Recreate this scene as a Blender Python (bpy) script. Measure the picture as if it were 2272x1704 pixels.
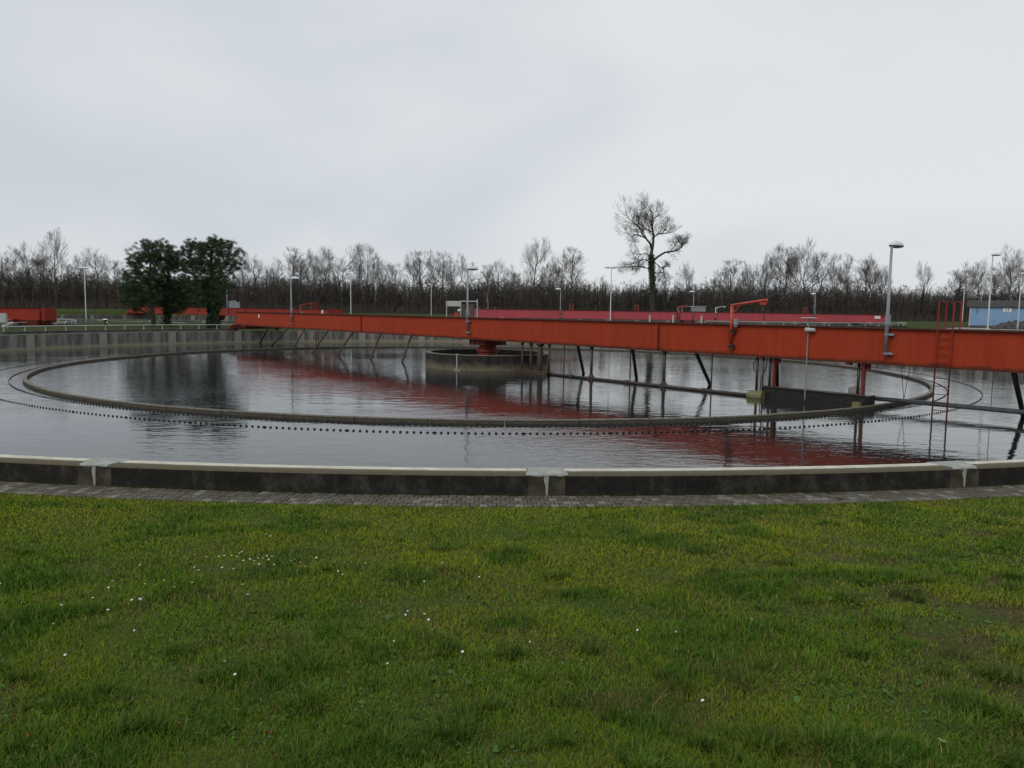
import bpy, math, random
import numpy as np
from mathutils import Matrix, Vector

for o in list(bpy.data.objects): bpy.data.objects.remove(o)
scene = bpy.context.scene
COL = scene.collection
R = math.radians
PI = math.pi
rnd = random.Random(7)

# ------------------------------------------------------------------ camera
EYE = 3.5                                  # metres above the water of the tank
F_PX, PITCH, ROLL = 1700.0, 0.0943, 0.0144
cd = bpy.data.cameras.new('camera'); cam = bpy.data.objects.new('camera', cd); COL.objects.link(cam)
cd.sensor_fit = 'HORIZONTAL'; cd.sensor_width = 36.0; cd.lens = F_PX / 2272 * 36.0
cd.clip_start = 0.05; cd.clip_end = 4000
cam.matrix_world = Matrix.Translation((0, 0, EYE)) @ Matrix.Rotation(PI / 2 - PITCH, 4, 'X') @ Matrix.Rotation(ROLL, 4, 'Z')
scene.camera = cam

# ------------------------------------------------------------------ world: overcast sky
SUN_EL, SUN_ROT = R(48), R(215)
world = bpy.data.worlds.new('World'); scene.world = world; world.use_nodes = True
nt = world.node_tree; nt.nodes.clear()
N = nt.nodes.new; L = nt.links.new
out = N('ShaderNodeOutputWorld'); bg = N('ShaderNodeBackground'); bg.inputs['Strength'].default_value = 0.1
sky = N('ShaderNodeTexSky'); sky.sky_type = 'NISHITA'; sky.sun_disc = False
sky.sun_elevation = SUN_EL; sky.sun_rotation = SUN_ROT; sky.air_density = 1.0; sky.dust_density = 3.0
tc = N('ShaderNodeTexCoord'); mp = N('ShaderNodeMapping'); mp.inputs['Scale'].default_value = (1.0, 1.0, 2.6)
mp.inputs['Rotation'].default_value = (0.12, 0.25, 0.6)
n1 = N('ShaderNodeTexNoise'); n1.inputs['Scale'].default_value = 1.5; n1.inputs['Detail'].default_value = 5; n1.inputs['Roughness'].default_value = 0.42
n1.inputs['Distortion'].default_value = 0.3
cr = N('ShaderNodeValToRGB'); cr.color_ramp.interpolation = 'EASE'
cr.color_ramp.elements[0].position = 0.36; cr.color_ramp.elements[0].color = (6.15, 6.6, 7.15, 1)
cr.color_ramp.elements[1].position = 0.66; cr.color_ramp.elements[1].color = (7.75, 8.05, 8.2, 1)
mx = N('ShaderNodeMix'); mx.data_type = 'RGBA'; mx.inputs[0].default_value = 0.93
L(tc.outputs['Generated'], mp.inputs['Vector']); L(mp.outputs[0], n1.inputs['Vector']); L(n1.outputs['Fac'], cr.inputs[0])
L(sky.outputs[0], mx.inputs[6]); L(cr.outputs[0], mx.inputs[7]); L(mx.outputs[2], bg.inputs['Color']); L(bg.outputs[0], out.inputs[0])

# ------------------------------------------------------------------ sun (veiled)
sd = bpy.data.lights.new('sun', 'SUN'); sd.energy = 1.0; sd.angle = R(30); sd.color = (1, 0.97, 0.93)
sun = bpy.data.objects.new('sun', sd); COL.objects.link(sun)
az = SUN_ROT
sdir = Vector((math.sin(az) * math.cos(SUN_EL), math.cos(az) * math.cos(SUN_EL), math.sin(SUN_EL)))
sun.rotation_euler = sdir.to_track_quat('Z', 'Y').to_euler(); sun.location = (0, 0, 60)

vs = scene.view_settings
vs.view_transform = 'Standard'; vs.look = 'None'; vs.gamma = 1.0; vs.exposure = 0.0; vs.use_curve_mapping = False
scene.render.resolution_x, scene.render.resolution_y = 1024, 768

# ------------------------------------------------------------------ geometry helpers
def at(x, y, Y):
    """point of the place at depth Y that the photograph shows at pixel x, y"""
    a = (x - 1136) / F_PX; b = -(y - 852) / F_PX
    c, s = math.cos(ROLL), math.sin(ROLL); a, b = c * a - s * b, s * a + c * b
    d = (a, math.cos(PITCH) + b * math.sin(PITCH), -math.sin(PITCH) + b * math.cos(PITCH))
    t = Y / d[1]
    return Vector((d[0] * t, Y, EYE + d[2] * t))

class MB:
    def __init__(self): self.v = []; self.f = []; self.m = []; self.mi = 0
    def add(self, vs_, fs):
        o = len(self.v); self.v += [tuple(p) for p in vs_]
        for f in fs: self.f.append(tuple(o + i for i in f)); self.m.append(self.mi)
    def box(self, c, s, rz=0.0, mat=None):
        hx, hy, hz = s[0] / 2, s[1] / 2, s[2] / 2
        P = [Vector((x, y, z)) for z in (-hz, hz) for x, y in ((-hx, -hy), (hx, -hy), (hx, hy), (-hx, hy))]
        M = mat if mat is not None else Matrix.Rotation(rz, 3, 'Z')
        self.add([M @ p + Vector(c) for p in P], [(3, 2, 1, 0), (4, 5, 6, 7), (0, 1, 5, 4), (1, 2, 6, 5), (2, 3, 7, 6), (3, 0, 4, 7)])
    def tube(self, pts, rad, n=8, cap=True):
        pts = [Vector(p) for p in pts]
        if not hasattr(rad, '__len__'): rad = [rad] * len(pts)
        V = []; up = None
        for i, p in enumerate(pts):
            d = (pts[min(i + 1, len(pts) - 1)] - pts[max(i - 1, 0)]).normalized()
            if up is None: up = Vector((0, 0, 1)) if abs(d.z) < 0.9 else Vector((1, 0, 0))
            a = d.cross(up).normalized(); b = a.cross(d).normalized(); up = b
            for k in range(n):
                t = 2 * PI * k / n
                V.append(p + (a * math.cos(t) + b * math.sin(t)) * rad[i])
        F = []
        for i in range(len(pts) - 1):
            for k in range(n):
                k2 = (k + 1) % n
                F.append((i * n + k, i * n + k2, (i + 1) * n + k2, (i + 1) * n + k))
        if cap and n > 2:
            F.append(tuple(range(n - 1, -1, -1))); o = (len(pts) - 1) * n; F.append(tuple(o + k for k in range(n)))
        self.add(V, F)
    def lathe(self, prof, n=24, c=(0, 0, 0), sx=1.0, sy=1.0):
        V = [(c[0] + r * math.cos(2 * PI * k / n) * sx, c[1] + r * math.sin(2 * PI * k / n) * sy, c[2] + z) for r, z in prof for k in range(n)]
        F = [(i * n + k, i * n + (k + 1) % n, (i + 1) * n + (k + 1) % n, (i + 1) * n + k) for i in range(len(prof) - 1) for k in range(n)]
        F.append(tuple(range(n - 1, -1, -1))); o = (len(prof) - 1) * n; F.append(tuple(o + k for k in range(n)))
        self.add(V, F)
    def arc(self, prof, a0, a1, k=4, closed=True):
        """closed profile of (r, z) swept from angle a0 to a1 (degrees) round the z axis"""
        m = len(prof); V = []
        for j in range(k + 1):
            a = R(a0 + (a1 - a0) * j / k)
            V += [(r * math.cos(a), r * math.sin(a), z) for r, z in prof]
        F = []
        for j in range(k):
            for i in range(m):
                i2 = (i + 1) % m
                F.append((j * m + i, (j + 1) * m + i, (j + 1) * m + i2, j * m + i2))
        F.append(tuple(range(m))); F.append(tuple(k * m + i for i in range(m - 1, -1, -1)))
        self.add(V, F)
    def prism(self, poly, x0, x1, plane='yz'):
        """polygon of (y, z) pulled along x"""
        m = len(poly)
        V = [(x0, a, b) for a, b in poly] + [(x1, a, b) for a, b in poly]
        F = [(i, (i + 1) % m, m + (i + 1) % m, m + i) for i in range(m)] + [tuple(range(m - 1, -1, -1)), tuple(range(m, 2 * m))]
        self.add(V, F)
    def mesh(self, name, mats, smooth=False):
        me = bpy.data.meshes.new(name); me.from_pydata(self.v, [], self.f)
        for mm in (mats if isinstance(mats, (list, tuple)) else [mats]): me.materials.append(mm)
        if any(self.m): me.polygons.foreach_set('material_index', self.m)
        me.update()
        if smooth: me.polygons.foreach_set('use_smooth', [True] * len(me.polygons))
        return me
    def build(self, name, mats, parent=None, smooth=False, loc=None, rz=None):
        return link(name, self.mesh(name, mats, smooth), parent, loc, rz)

def link(name, me, parent=None, loc=None, rz=None):
    o = bpy.data.objects.new(name, me); COL.objects.link(o)
    if parent is not None: o.parent = parent
    if loc is not None: o.location = loc
    if rz is not None: o.rotation_euler = (0, 0, rz)
    return o
def tag(o, label=None, cat=None, group=None, kind=None):
    if label: o['label'] = label
    if cat: o['category'] = cat
    if group: o['group'] = group
    if kind: o['kind'] = kind
    return o
def empty(name, loc=(0, 0, 0), rz=0.0, label=None, cat=None, group=None):
    o = bpy.data.objects.new(name, None); COL.objects.link(o); o.location = loc; o.rotation_euler = (0, 0, rz); o.empty_display_size = 0.3
    return tag(o, label, cat, group)
def fast_mesh(name, V, T, mats, cols=None, smooth=False):
    """numpy verts (n,3), triangles (m,3)"""
    me = bpy.data.meshes.new(name); n, m = len(V), len(T)
    me.vertices.add(n); me.vertices.foreach_set('co', np.asarray(V, np.float32).ravel())
    me.loops.add(3 * m); me.loops.foreach_set('vertex_index', np.asarray(T, np.int32).ravel())
    me.polygons.add(m); me.polygons.foreach_set('loop_start', np.arange(0, 3 * m, 3, dtype=np.int32)); me.polygons.foreach_set('loop_total', np.full(m, 3, np.int32))
    if smooth: me.polygons.foreach_set('use_smooth', np.ones(m, bool))
    for mm in mats: me.materials.append(mm)
    if cols is not None:
        ca = me.color_attributes.new('tint', 'FLOAT_COLOR', 'POINT')
        c4 = np.ones((n, 4), np.float32); c4[:, :3] = cols; ca.data.foreach_set('color', c4.ravel())
    me.update(); me.validate(); return me

# ------------------------------------------------------------------ materials
def mat(name, base, rough=0.7, spec=0.3, metal=0.0, var=None, vscale=3.0, stretch=(1, 1, 1), bump=0.0, bscale=40.0, detail=6, world_pos=False, contrast=(0.35, 0.65)):
    m = bpy.data.materials.new(name); m.use_nodes = True
    t = m.node_tree; b = t.nodes['Principled BSDF']
    b.inputs['Base Color'].default_value = (*base, 1); b.inputs['Roughness'].default_value = rough
    b.inputs['Metallic'].default_value = metal; b.inputs['Specular IOR Level'].default_value = spec
    if var is not None or bump:
        c = t.nodes.new('ShaderNodeTexCoord'); g = t.nodes.new('ShaderNodeNewGeometry')
        mpn = t.nodes.new('ShaderNodeMapping'); mpn.inputs['Scale'].default_value = stretch
        t.links.new(g.outputs['Position'] if world_pos else c.outputs['Object'], mpn.inputs['Vector'])
        if var is not None:
            nz = t.nodes.new('ShaderNodeTexNoise'); nz.inputs['Scale'].default_value = vscale; nz.inputs['Detail'].default_value = detail; nz.inputs['Roughness'].default_value = 0.62
            t.links.new(mpn.outputs[0], nz.inputs['Vector'])
            r = t.nodes.new('ShaderNodeValToRGB'); r.color_ramp.elements[0].position = contrast[0]; r.color_ramp.elements[1].position = contrast[1]
            r.color_ramp.elements[0].color = (*base, 1); r.color_ramp.elements[1].color = (*var, 1)
            t.links.new(nz.outputs['Fac'], r.inputs[0]); t.links.new(r.outputs[0], b.inputs['Base Color'])
        if bump:
            nb = t.nodes.new('ShaderNodeTexNoise'); nb.inputs['Scale'].default_value = bscale; nb.inputs['Detail'].default_value = 5
            t.links.new(mpn.outputs[0], nb.inputs['Vector'])
            bp = t.nodes.new('ShaderNodeBump'); bp.inputs['Strength'].default_value = bump; bp.inputs['Distance'].default_value = 0.02
            t.links.new(nb.outputs['Fac'], bp.inputs['Height']); t.links.new(bp.outputs[0], b.inputs['Normal'])
    return m

class NG:
    """tiny node helper"""
    def __init__(self, m): self.t = m.node_tree; self.b = self.t.nodes['Principled BSDF']
    def n(self, ty, **kw):
        x = self.t.nodes.new(ty)
        for k, v in kw.items(): setattr(x, k, v)
        return x
    def l(self, a, b): self.t.links.new(a, b)
    def noise(self, vec, scale, detail=5, rough=0.55, dist=0.0):
        x = self.n('ShaderNodeTexNoise'); x.inputs['Scale'].default_value = scale; x.inputs['Detail'].default_value = detail
        x.inputs['Roughness'].default_value = rough; x.inputs['Distortion'].default_value = dist
        if vec is not None: self.l(vec, x.inputs['Vector'])
        return x.outputs['Fac']
    def mapping(self, vec, scale):
        x = self.n('ShaderNodeMapping'); x.inputs['Scale'].default_value = scale; self.l(vec, x.inputs['Vector']); return x.outputs[0]
    def ramp(self, fac, stops, ease=False):
        x = self.n('ShaderNodeValToRGB'); e = x.color_ramp.elements
        if ease: x.color_ramp.interpolation = 'EASE'
        while len(e) < len(stops): e.new(0.5)
        for k, (p, c) in enumerate(stops):
            e[k].position = p; e[k].color = (*c, 1) if hasattr(c, '__len__') else (c, c, c, 1)
        self.l(fac, x.inputs[0]); return x.outputs[0]
    def mix(self, fac, a, b, mode='MIX'):
        x = self.n('ShaderNodeMix', data_type='RGBA', blend_type=mode)
        for s, v in ((0, fac), (6, a), (7, b)):
            if hasattr(v, 'is_output') or hasattr(v, 'node'): self.l(v, x.inputs[s])
            else: x.inputs[s].default_value = v if s == 0 else (*v, 1)
        return x.outputs[2]
    def math(self, op, a, b=0.0, clamp=False):
        x = self.n('ShaderNodeMath', operation=op, use_clamp=clamp)
        for s, v in ((0, a), (1, b)):
            if hasattr(v, 'node'): self.l(v, x.inputs[s])
            else: x.inputs[s].default_value = v
        return x.outputs[0]
    def bump(self, h, strength, dist):
        x = self.n('ShaderNodeBump'); x.inputs['Strength'].default_value = strength; x.inputs['Distance'].default_value = dist
        self.l(h, x.inputs['Height']); self.l(x.outputs[0], self.b.inputs['Normal'])
    def pos(self): return self.n('ShaderNodeNewGeometry').outputs['Position']
    def obj(self): return self.n('ShaderNodeTexCoord').outputs['Object']
    def xyz(self, v):
        x = self.n('ShaderNodeSeparateXYZ'); self.l(v, x.inputs[0]); return x.outputs

def paint(name, c0, c1, rust=(0.055, 0.022, 0.012), amount=0.55, foot=1.79):
    m = mat(name, c0, rough=0.6, spec=0.12); g = NG(m); o = g.obj()
    streak = g.noise(g.mapping(o, (2.2, 2.2, 0.12)), 2.0, 6, 0.6)
    col = g.ramp(streak, [(0.3, c0), (0.7, c1)])
    fade = g.noise(g.mapping(o, (0.25, 0.25, 0.25)), 1.0, 3)
    col = g.mix(g.ramp(fade, [(0.35, 0.0), (0.75, 0.45)]), col, tuple(min(1, a * 0.72 + 0.012) for a in c0))
    spots = g.noise(g.mapping(o, (1.6, 1.6, 0.5)), 4.5, 9, 0.72)
    col = g.mix(g.ramp(spots, [(amount + 0.08, 0.0), (amount + 0.2, 0.75)]), col, rust)
    runs = g.noise(g.mapping(o, (3.2, 3.2, 0.16)), 3.0, 5, 0.7)                 # rust water runs, streaked downwards
    col = g.mix(g.math('MULTIPLY', g.ramp(runs, [(0.54, 0.0), (0.70, 1.0)]), 0.42), col, tuple(a * 0.35 + 0.008 for a in c0))
    chips = g.noise(o, 9.0, 4, 0.75)
    col = g.mix(g.ramp(chips, [(0.72, 0.0), (0.76, 0.6)]), col, (0.16, 0.13, 0.11))
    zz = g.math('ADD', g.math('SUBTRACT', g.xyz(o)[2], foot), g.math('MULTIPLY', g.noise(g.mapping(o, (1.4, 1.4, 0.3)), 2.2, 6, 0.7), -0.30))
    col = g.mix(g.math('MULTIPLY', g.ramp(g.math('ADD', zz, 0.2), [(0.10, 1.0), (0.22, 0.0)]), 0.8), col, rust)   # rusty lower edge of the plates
    g.l(col, g.b.inputs['Base Color'])
    g.bump(g.noise(g.mapping(o, (1.0, 1.0, 0.6)), 1.1, 3), 0.25, 0.03)
    return m
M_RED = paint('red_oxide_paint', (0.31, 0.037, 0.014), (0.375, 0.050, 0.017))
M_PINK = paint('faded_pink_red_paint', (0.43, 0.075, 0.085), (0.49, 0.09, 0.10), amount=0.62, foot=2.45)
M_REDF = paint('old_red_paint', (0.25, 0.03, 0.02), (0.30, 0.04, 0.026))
M_BRIGHT = mat('bright_red_paint', (0.42, 0.043, 0.022), rough=0.4, spec=0.4, var=(0.44, 0.045, 0.025), vscale=2)
M_DRED = mat('dark_red_paint', (0.20, 0.022, 0.016), rough=0.5, var=(0.10, 0.015, 0.012), vscale=5)
M_DRED2 = mat('weathered_red_steel', (0.24, 0.027, 0.018), rough=0.55, var=(0.13, 0.02, 0.015), vscale=4)
M_FLANGE = mat('rusty_dark_red_steel', (0.075, 0.02, 0.014), rough=0.8, var=(0.045, 0.022, 0.014), vscale=8)
M_STEEL = mat('dark_wet_steel', (0.028, 0.026, 0.024), rough=0.45, spec=0.4, var=(0.055, 0.045, 0.036), vscale=6)
M_BROWNST = mat('rust_brown_steel', (0.085, 0.05, 0.036), rough=0.75, var=(0.05, 0.036, 0.03), vscale=9)
M_GALV = mat('galvanised_steel', (0.30, 0.32, 0.33), rough=0.45, spec=0.4, metal=0.35, var=(0.22, 0.24, 0.25), vscale=12)
M_GALVL = mat('pale_galvanised_steel', (0.48, 0.49, 0.48), rough=0.5, spec=0.35, var=(0.38, 0.39, 0.39), vscale=9)
M_LAMP = mat('lamp_shell_white', (0.70, 0.71, 0.70), rough=0.4, spec=0.4, var=(0.6, 0.61, 0.6), vscale=5)
M_LAMPD = mat('lamp_glass_grey', (0.16, 0.17, 0.18), rough=0.25, spec=0.5)
M_BLACK = mat('black_rubber_sheet', (0.012, 0.011, 0.011), rough=0.5, spec=0.3, var=(0.03, 0.026, 0.022), vscale=5)
M_YEL = mat('algae_yellow_plastic', (0.125, 0.12, 0.055), rough=0.6, var=(0.19, 0.18, 0.09), vscale=5)
M_WHITE = mat('white_enamel_plate', (0.78, 0.79, 0.78), rough=0.4, var=(0.68, 0.69, 0.68), vscale=12)
M_DARK = mat('dark_lettering', (0.02, 0.02, 0.02), rough=0.6, var=(0.03, 0.03, 0.03), vscale=20)
M_PIPEG = mat('grey_plastic_pipe', (0.13, 0.135, 0.14), rough=0.4, spec=0.4, var=(0.09, 0.09, 0.095), vscale=4)

def wall_material(name, green=1.0):
    """stained tank concrete: black growth outside, streaked grey inside, tan band at the water line, light top"""
    m = mat(name, (0.2, 0.2, 0.18), rough=0.9, spec=0.15); g = NG(m); o = g.obj(); x = g.xyz(o)
    rad = g.math('SQRT', g.math('ADD', g.math('MULTIPLY', x[0], x[0]), g.math('MULTIPLY', x[1], x[1])))
    ang = g.math('ARCTAN2', x[1], x[0])
    cv = g.n('ShaderNodeCombineXYZ'); g.l(g.math('MULTIPLY', ang, 36.0), cv.inputs[0]); g.l(g.math('MULTIPLY', x[2], 0.14), cv.inputs[1])
    streak = g.noise(cv.outputs[0], 1.1, 7, 0.65)
    fine = g.noise(o, 22, 6, 0.7)
    grime = g.noise(o, 3.2, 7, 0.7)
    # inside
    inner = g.ramp(streak, [(0.30, (0.06, 0.06, 0.055)), (0.46, (0.12, 0.118, 0.105)), (0.58, (0.24, 0.235, 0.205)), (0.74, (0.40, 0.385, 0.34))])
    zz = g.math('ADD', x[2], g.math('MULTIPLY', grime, 0.22))
    tanb = g.ramp(zz, [(0.30, 1.0), (0.52, 0.0)])
    inner = g.mix(g.math('MULTIPLY', tanb, 0.8), inner, (0.30, 0.27, 0.18))
    wet = g.ramp(zz, [(0.10, 1.0), (0.17, 0.0)])
    inner = g.mix(wet, inner, (0.02, 0.02, 0.014))
    # outside: black lichen and moss
    outer = g.ramp(grime, [(0.3, (0.010, 0.009, 0.008)), (0.52, (0.024, 0.021, 0.018)), (0.74, (0.075, 0.068, 0.058))])
    spk = g.ramp(g.noise(o, 34, 4, 0.8), [(0.62, 0.0), (0.72, 1.0)])
    outer = g.mix(g.math('MULTIPLY', spk, 0.5), outer, (0.17, 0.165, 0.15))
    drip = g.ramp(g.noise(cv.outputs[0], 3.6, 4, 0.6), [(0.60, 0.0), (0.72, 1.0)])
    outer = g.mix(g.math('MULTIPLY', drip, 0.35), outer, (0.10, 0.095, 0.082))
    moss = g.ramp(g.math('ADD', g.math('SUBTRACT', x[2], 0.95), g.math('MULTIPLY', grime, 0.16)), [(0.07, 1.0), (0.17, 0.0)])
    outer = g.mix(g.math('MULTIPLY', moss, 0.75), outer, (0.022, 0.026, 0.009))
    isout = g.math('GREATER_THAN', rad, 36.56)
    side = g.mix(isout, inner, outer)
    # top
    top = g.mix(fine, (0.055, 0.046, 0.028), (0.15, 0.13, 0.085))
    ed = g.ramp(g.math('MULTIPLY', g.math('SUBTRACT', rad, 36.0), 1.0), [(0.17, 1.0), (0.24, 0.0)])
    top = g.mix(g.math('MULTIPLY', ed, 0.8), top, (0.045, 0.045, 0.035))
    nz = g.xyz(g.n('ShaderNodeNewGeometry').outputs['Normal'])[2]
    istop = g.math('GREATER_THAN', nz, 0.4)
    g.l(g.mix(istop, side, top), g.b.inputs['Base Color'])
    g.bump(g.math('ADD', fine, g.math('MULTIPLY', grime, 0.8)), 0.55, 0.02)
    return m
M_WALL = wall_material('stained_tank_concrete')
M_TRACK = mat('worn_pale_concrete_track', (0.58, 0.56, 0.47), rough=0.85, spec=0.15, var=(0.42, 0.40, 0.33), vscale=5, bump=0.25, bscale=60)
M_PATCH = mat('fresh_repair_mortar', (0.35, 0.36, 0.34), rough=0.85, spec=0.2, var=(0.22, 0.225, 0.20), vscale=5, bump=0.3, bscale=30)
M_STAINP = mat('grey_pilaster_concrete', (0.085, 0.076, 0.058), rough=0.9, spec=0.15, var=(0.036, 0.032, 0.02), vscale=4, bump=0.4, bscale=40)
M_RING = mat('weathered_launder_concrete', (0.10, 0.088, 0.068), rough=0.85, spec=0.2, var=(0.06, 0.052, 0.042), vscale=6, bump=0.3, bscale=30)
M_RINGT = mat('pale_launder_lip', (0.20, 0.182, 0.145), rough=0.85, spec=0.2, var=(0.12, 0.108, 0.085), vscale=7, bump=0.25, bscale=40)
M_TOOTH = mat('black_weir_steel', (0.012, 0.012, 0.012), rough=0.6, spec=0.2, var=(0.025, 0.022, 0.018), vscale=9)

def drum_material():
    m = mat('stained_drum_concrete', (0.1, 0.1, 0.1), rough=0.9, spec=0.15); g = NG(m); o = g.obj(); x = g.xyz(o)
    grime = g.noise(o, 1.7, 7, 0.68); st = g.noise(g.mapping(o, (2.0, 2.0, 0.2)), 1.6, 6, 0.6)
    dark = g.ramp(st, [(0.3, (0.018, 0.018, 0.017)), (0.6, (0.04, 0.038, 0.035)), (0.8, (0.10, 0.097, 0.088))])
    zz = g.math('ADD', x[2], g.math('MULTIPLY', g.math('SUBTRACT', grime, 0.5), 0.9))
    low = g.ramp(zz, [(0.22, 1.0), (0.62, 0.0)])
    c = g.mix(g.math('MULTIPLY', low, 0.85), dark, (0.17, 0.15, 0.10))
    c = g.mix(g.ramp(x[2], [(0.03, 1.0), (0.08, 0.0)]), c, (0.02, 0.019, 0.012))
    g.l(c, g.b.inputs['Base Color']); g.bump(g.noise(o, 12, 5, 0.65), 0.4, 0.02)
    return m
M_DRUM = drum_material()

def water_material():
    m = mat('dark_tank_water', (0.017, 0.019, 0.019), rough=0.015, spec=0.5); g = NG(m)
    g.b.inputs['IOR'].default_value = 1.333
    p = g.pos()
    swell = g.noise(g.mapping(p, (0.75, 1.5, 1.0)), 1.15, 2, 0.5, 0.5)
    fine = g.noise(g.mapping(p, (0.75, 1.5, 1.0)), 4.6, 3, 0.55, 0.6)
    patch = g.ramp(g.noise(g.mapping(p, (0.8, 0.8, 1.0)), 0.10, 3, 0.55), [(0.40, 0.12), (0.60, 1.0)])
    h = g.math('ADD', g.math('MULTIPLY', swell, 0.85), g.math('MULTIPLY', g.math('MULTIPLY', fine, 0.72), patch))
    g.bump(h, 1.0, 0.0105)
    return m
M_WATER = water_material()

# ------------------------------------------------------------------ terrain
CX, CY = -1.52, 46.95
WL = 0.12                                                # water level of the large tank
R_IN, R_OUT, R_STRIP, Z_RIM, Z_BASE = 36.17, 36.58, 37.18, 1.27, 0.95
PHI = math.atan2(-0.7646, 0.6444)                       # direction of the bridge, far end to near end
TANK2 = (26.8, 119.0, 29.0, 2.45); TANK3 = (-73.5, 84.0, 21.5, 1.40); TANK4 = (-51.0, 133.0, 32.0, 1.72)

def ground(x, y):
    x = np.asarray(x, float); y = np.asarray(y, float)
    dx, dy = x - CX, y - CY; r = np.hypot(dx, dy); d = np.maximum(r - R_STRIP, 0)
    th = np.arctan2(dy, dx)
    near = np.clip((-np.sin(th) - 0.2) / 0.5, 0, 1); near = near * near * (3 - 2 * near)
    side = np.clip(dx / 80.0, -1, 1) * 0.5 + 0.5
    slope_far = 0.015 + 0.012 * side
    zf = Z_BASE + np.minimum(d * slope_far, 1.45 + 0.25 * side) 
    zf = zf + np.clip((y - 150) / 30, 0, 1) * 0.5 * (1 - side)
    zn = Z_BASE + 0.097 * np.minimum(d, 12.0) + 0.02 * np.clip(d - 12, 0, 40)
    z = zf * (1 - near) + zn * near
    w = np.clip(d / 1.0, 0, 1)
    z = z + w * (0.018 * np.sin(1.7 * x + 0.6 * y) + 0.014 * np.sin(2.9 * y - 1.3 * x + 1) + 0.010 * np.sin(5.3 * x + 3.7 * y))
    for tx, ty, tr, tz in (TANK2, TANK3, TANK4):
        q = np.hypot(x - tx, y - ty)
        k = np.clip((tr + 2.6 - q) / 2.0, 0, 1)
        z = z * (1 - k) + np.minimum(z, tz - 1.3) * k
    return z
def gz(x, y): return float(ground(x, y))

def ground_material():
    m = mat('lawn_soil_and_grass', (0.05, 0.07, 0.02), rough=0.95, spec=0.1); g = NG(m); p = g.pos()
    big = g.noise(p, 0.22, 4, 0.6); mid = g.noise(p, 1.6, 6, 0.65); fine = g.noise(p, 26, 6, 0.75)
    c = g.ramp(mid, [(0.28, (0.028, 0.045, 0.010)), (0.55, (0.050, 0.072, 0.016)), (0.75, (0.085, 0.092, 0.022))])
    c = g.mix(g.ramp(big, [(0.40, 0.0), (0.65, 0.5)]), c, (0.035, 0.062, 0.012))
    c = g.mix(g.ramp(fine, [(0.35, 0.75), (0.6, 0.0)]), c, (0.022, 0.026, 0.010))
    near = g.ramp(g.math('DIVIDE', g.xyz(p)[1], 40.0), [(0.26, 1.0), (0.31, 0.0)])
    soil = g.ramp(fine, [(0.3, (0.035, 0.028, 0.014)), (0.5, (0.085, 0.066, 0.030)), (0.66, (0.10, 0.115, 0.026))])
    moss = g.ramp(fine, [(0.3, (0.030, 0.046, 0.010)), (0.5, (0.062, 0.092, 0.016)), (0.68, (0.105, 0.125, 0.022))])
    worn = g.math('MULTIPLY', g.ramp(g.math('DIVIDE', g.xyz(p)[0], 10.0), [(0.12, 0.12), (0.30, 1.0)]), g.ramp(g.noise(p, 1.3, 4, 0.6), [(0.42, 0.0), (0.58, 1.0)]))
    c = g.mix(near, c, g.mix(worn, moss, soil))
    g.l(c, g.b.inputs['Base Color']); g.bump(fine, 0.8, 0.05)
    return m
M_GROUND = ground_material()

def build_ground():
    rad = [R_STRIP - 0.1] + list(np.arange(R_STRIP, 50, 0.25)) + list(np.arange(50, 175, 1.25))
    q = 175.0
    while q < 2500: rad.append(q); q *= 1.12
    rad = np.array(rad); na = 420
    A = np.linspace(0, 2 * PI, na, endpoint=False)
    RR, AA = np.meshgrid(rad, A, indexing='ij')
    X = CX + RR * np.cos(AA); Y = CY + RR * np.sin(AA); Z = ground(X, Y)
    V = np.stack([X, Y, Z], -1).reshape(-1, 3)
    i = np.arange(len(rad) - 1)[:, None] * na; j = np.arange(na)[None, :]; j2 = (j + 1) % na
    a, b, c, d = (i + j).ravel(), (i + na + j).ravel(), (i + na + j2).ravel(), (i + j2).ravel()
    T = np.concatenate([np.stack([a, b, c], 1), np.stack([a, c, d], 1)])
    o = link('ground', fast_mesh('ground', V, T, [M_GROUND], smooth=True)); tag(o, 'green lawn and meadow ground around the tanks', 'ground', kind='structure')
build_ground()

# ------------------------------------------------------------------ water
def disc(name, cx, cy, z, r, label, material=M_WATER, n=120):
    mb = MB(); mb.add([(r * math.cos(2 * PI * k / n), r * math.sin(2 * PI * k / n), 0) for k in range(n)], [tuple(range(n))])
    o = mb.build(name, material, loc=(cx, cy, z)); tag(o, label, 'water', kind='structure'); return o
disc('water', CX, CY, WL, R_IN + 0.05, 'dark rippled water filling the large round settling tank')

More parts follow.
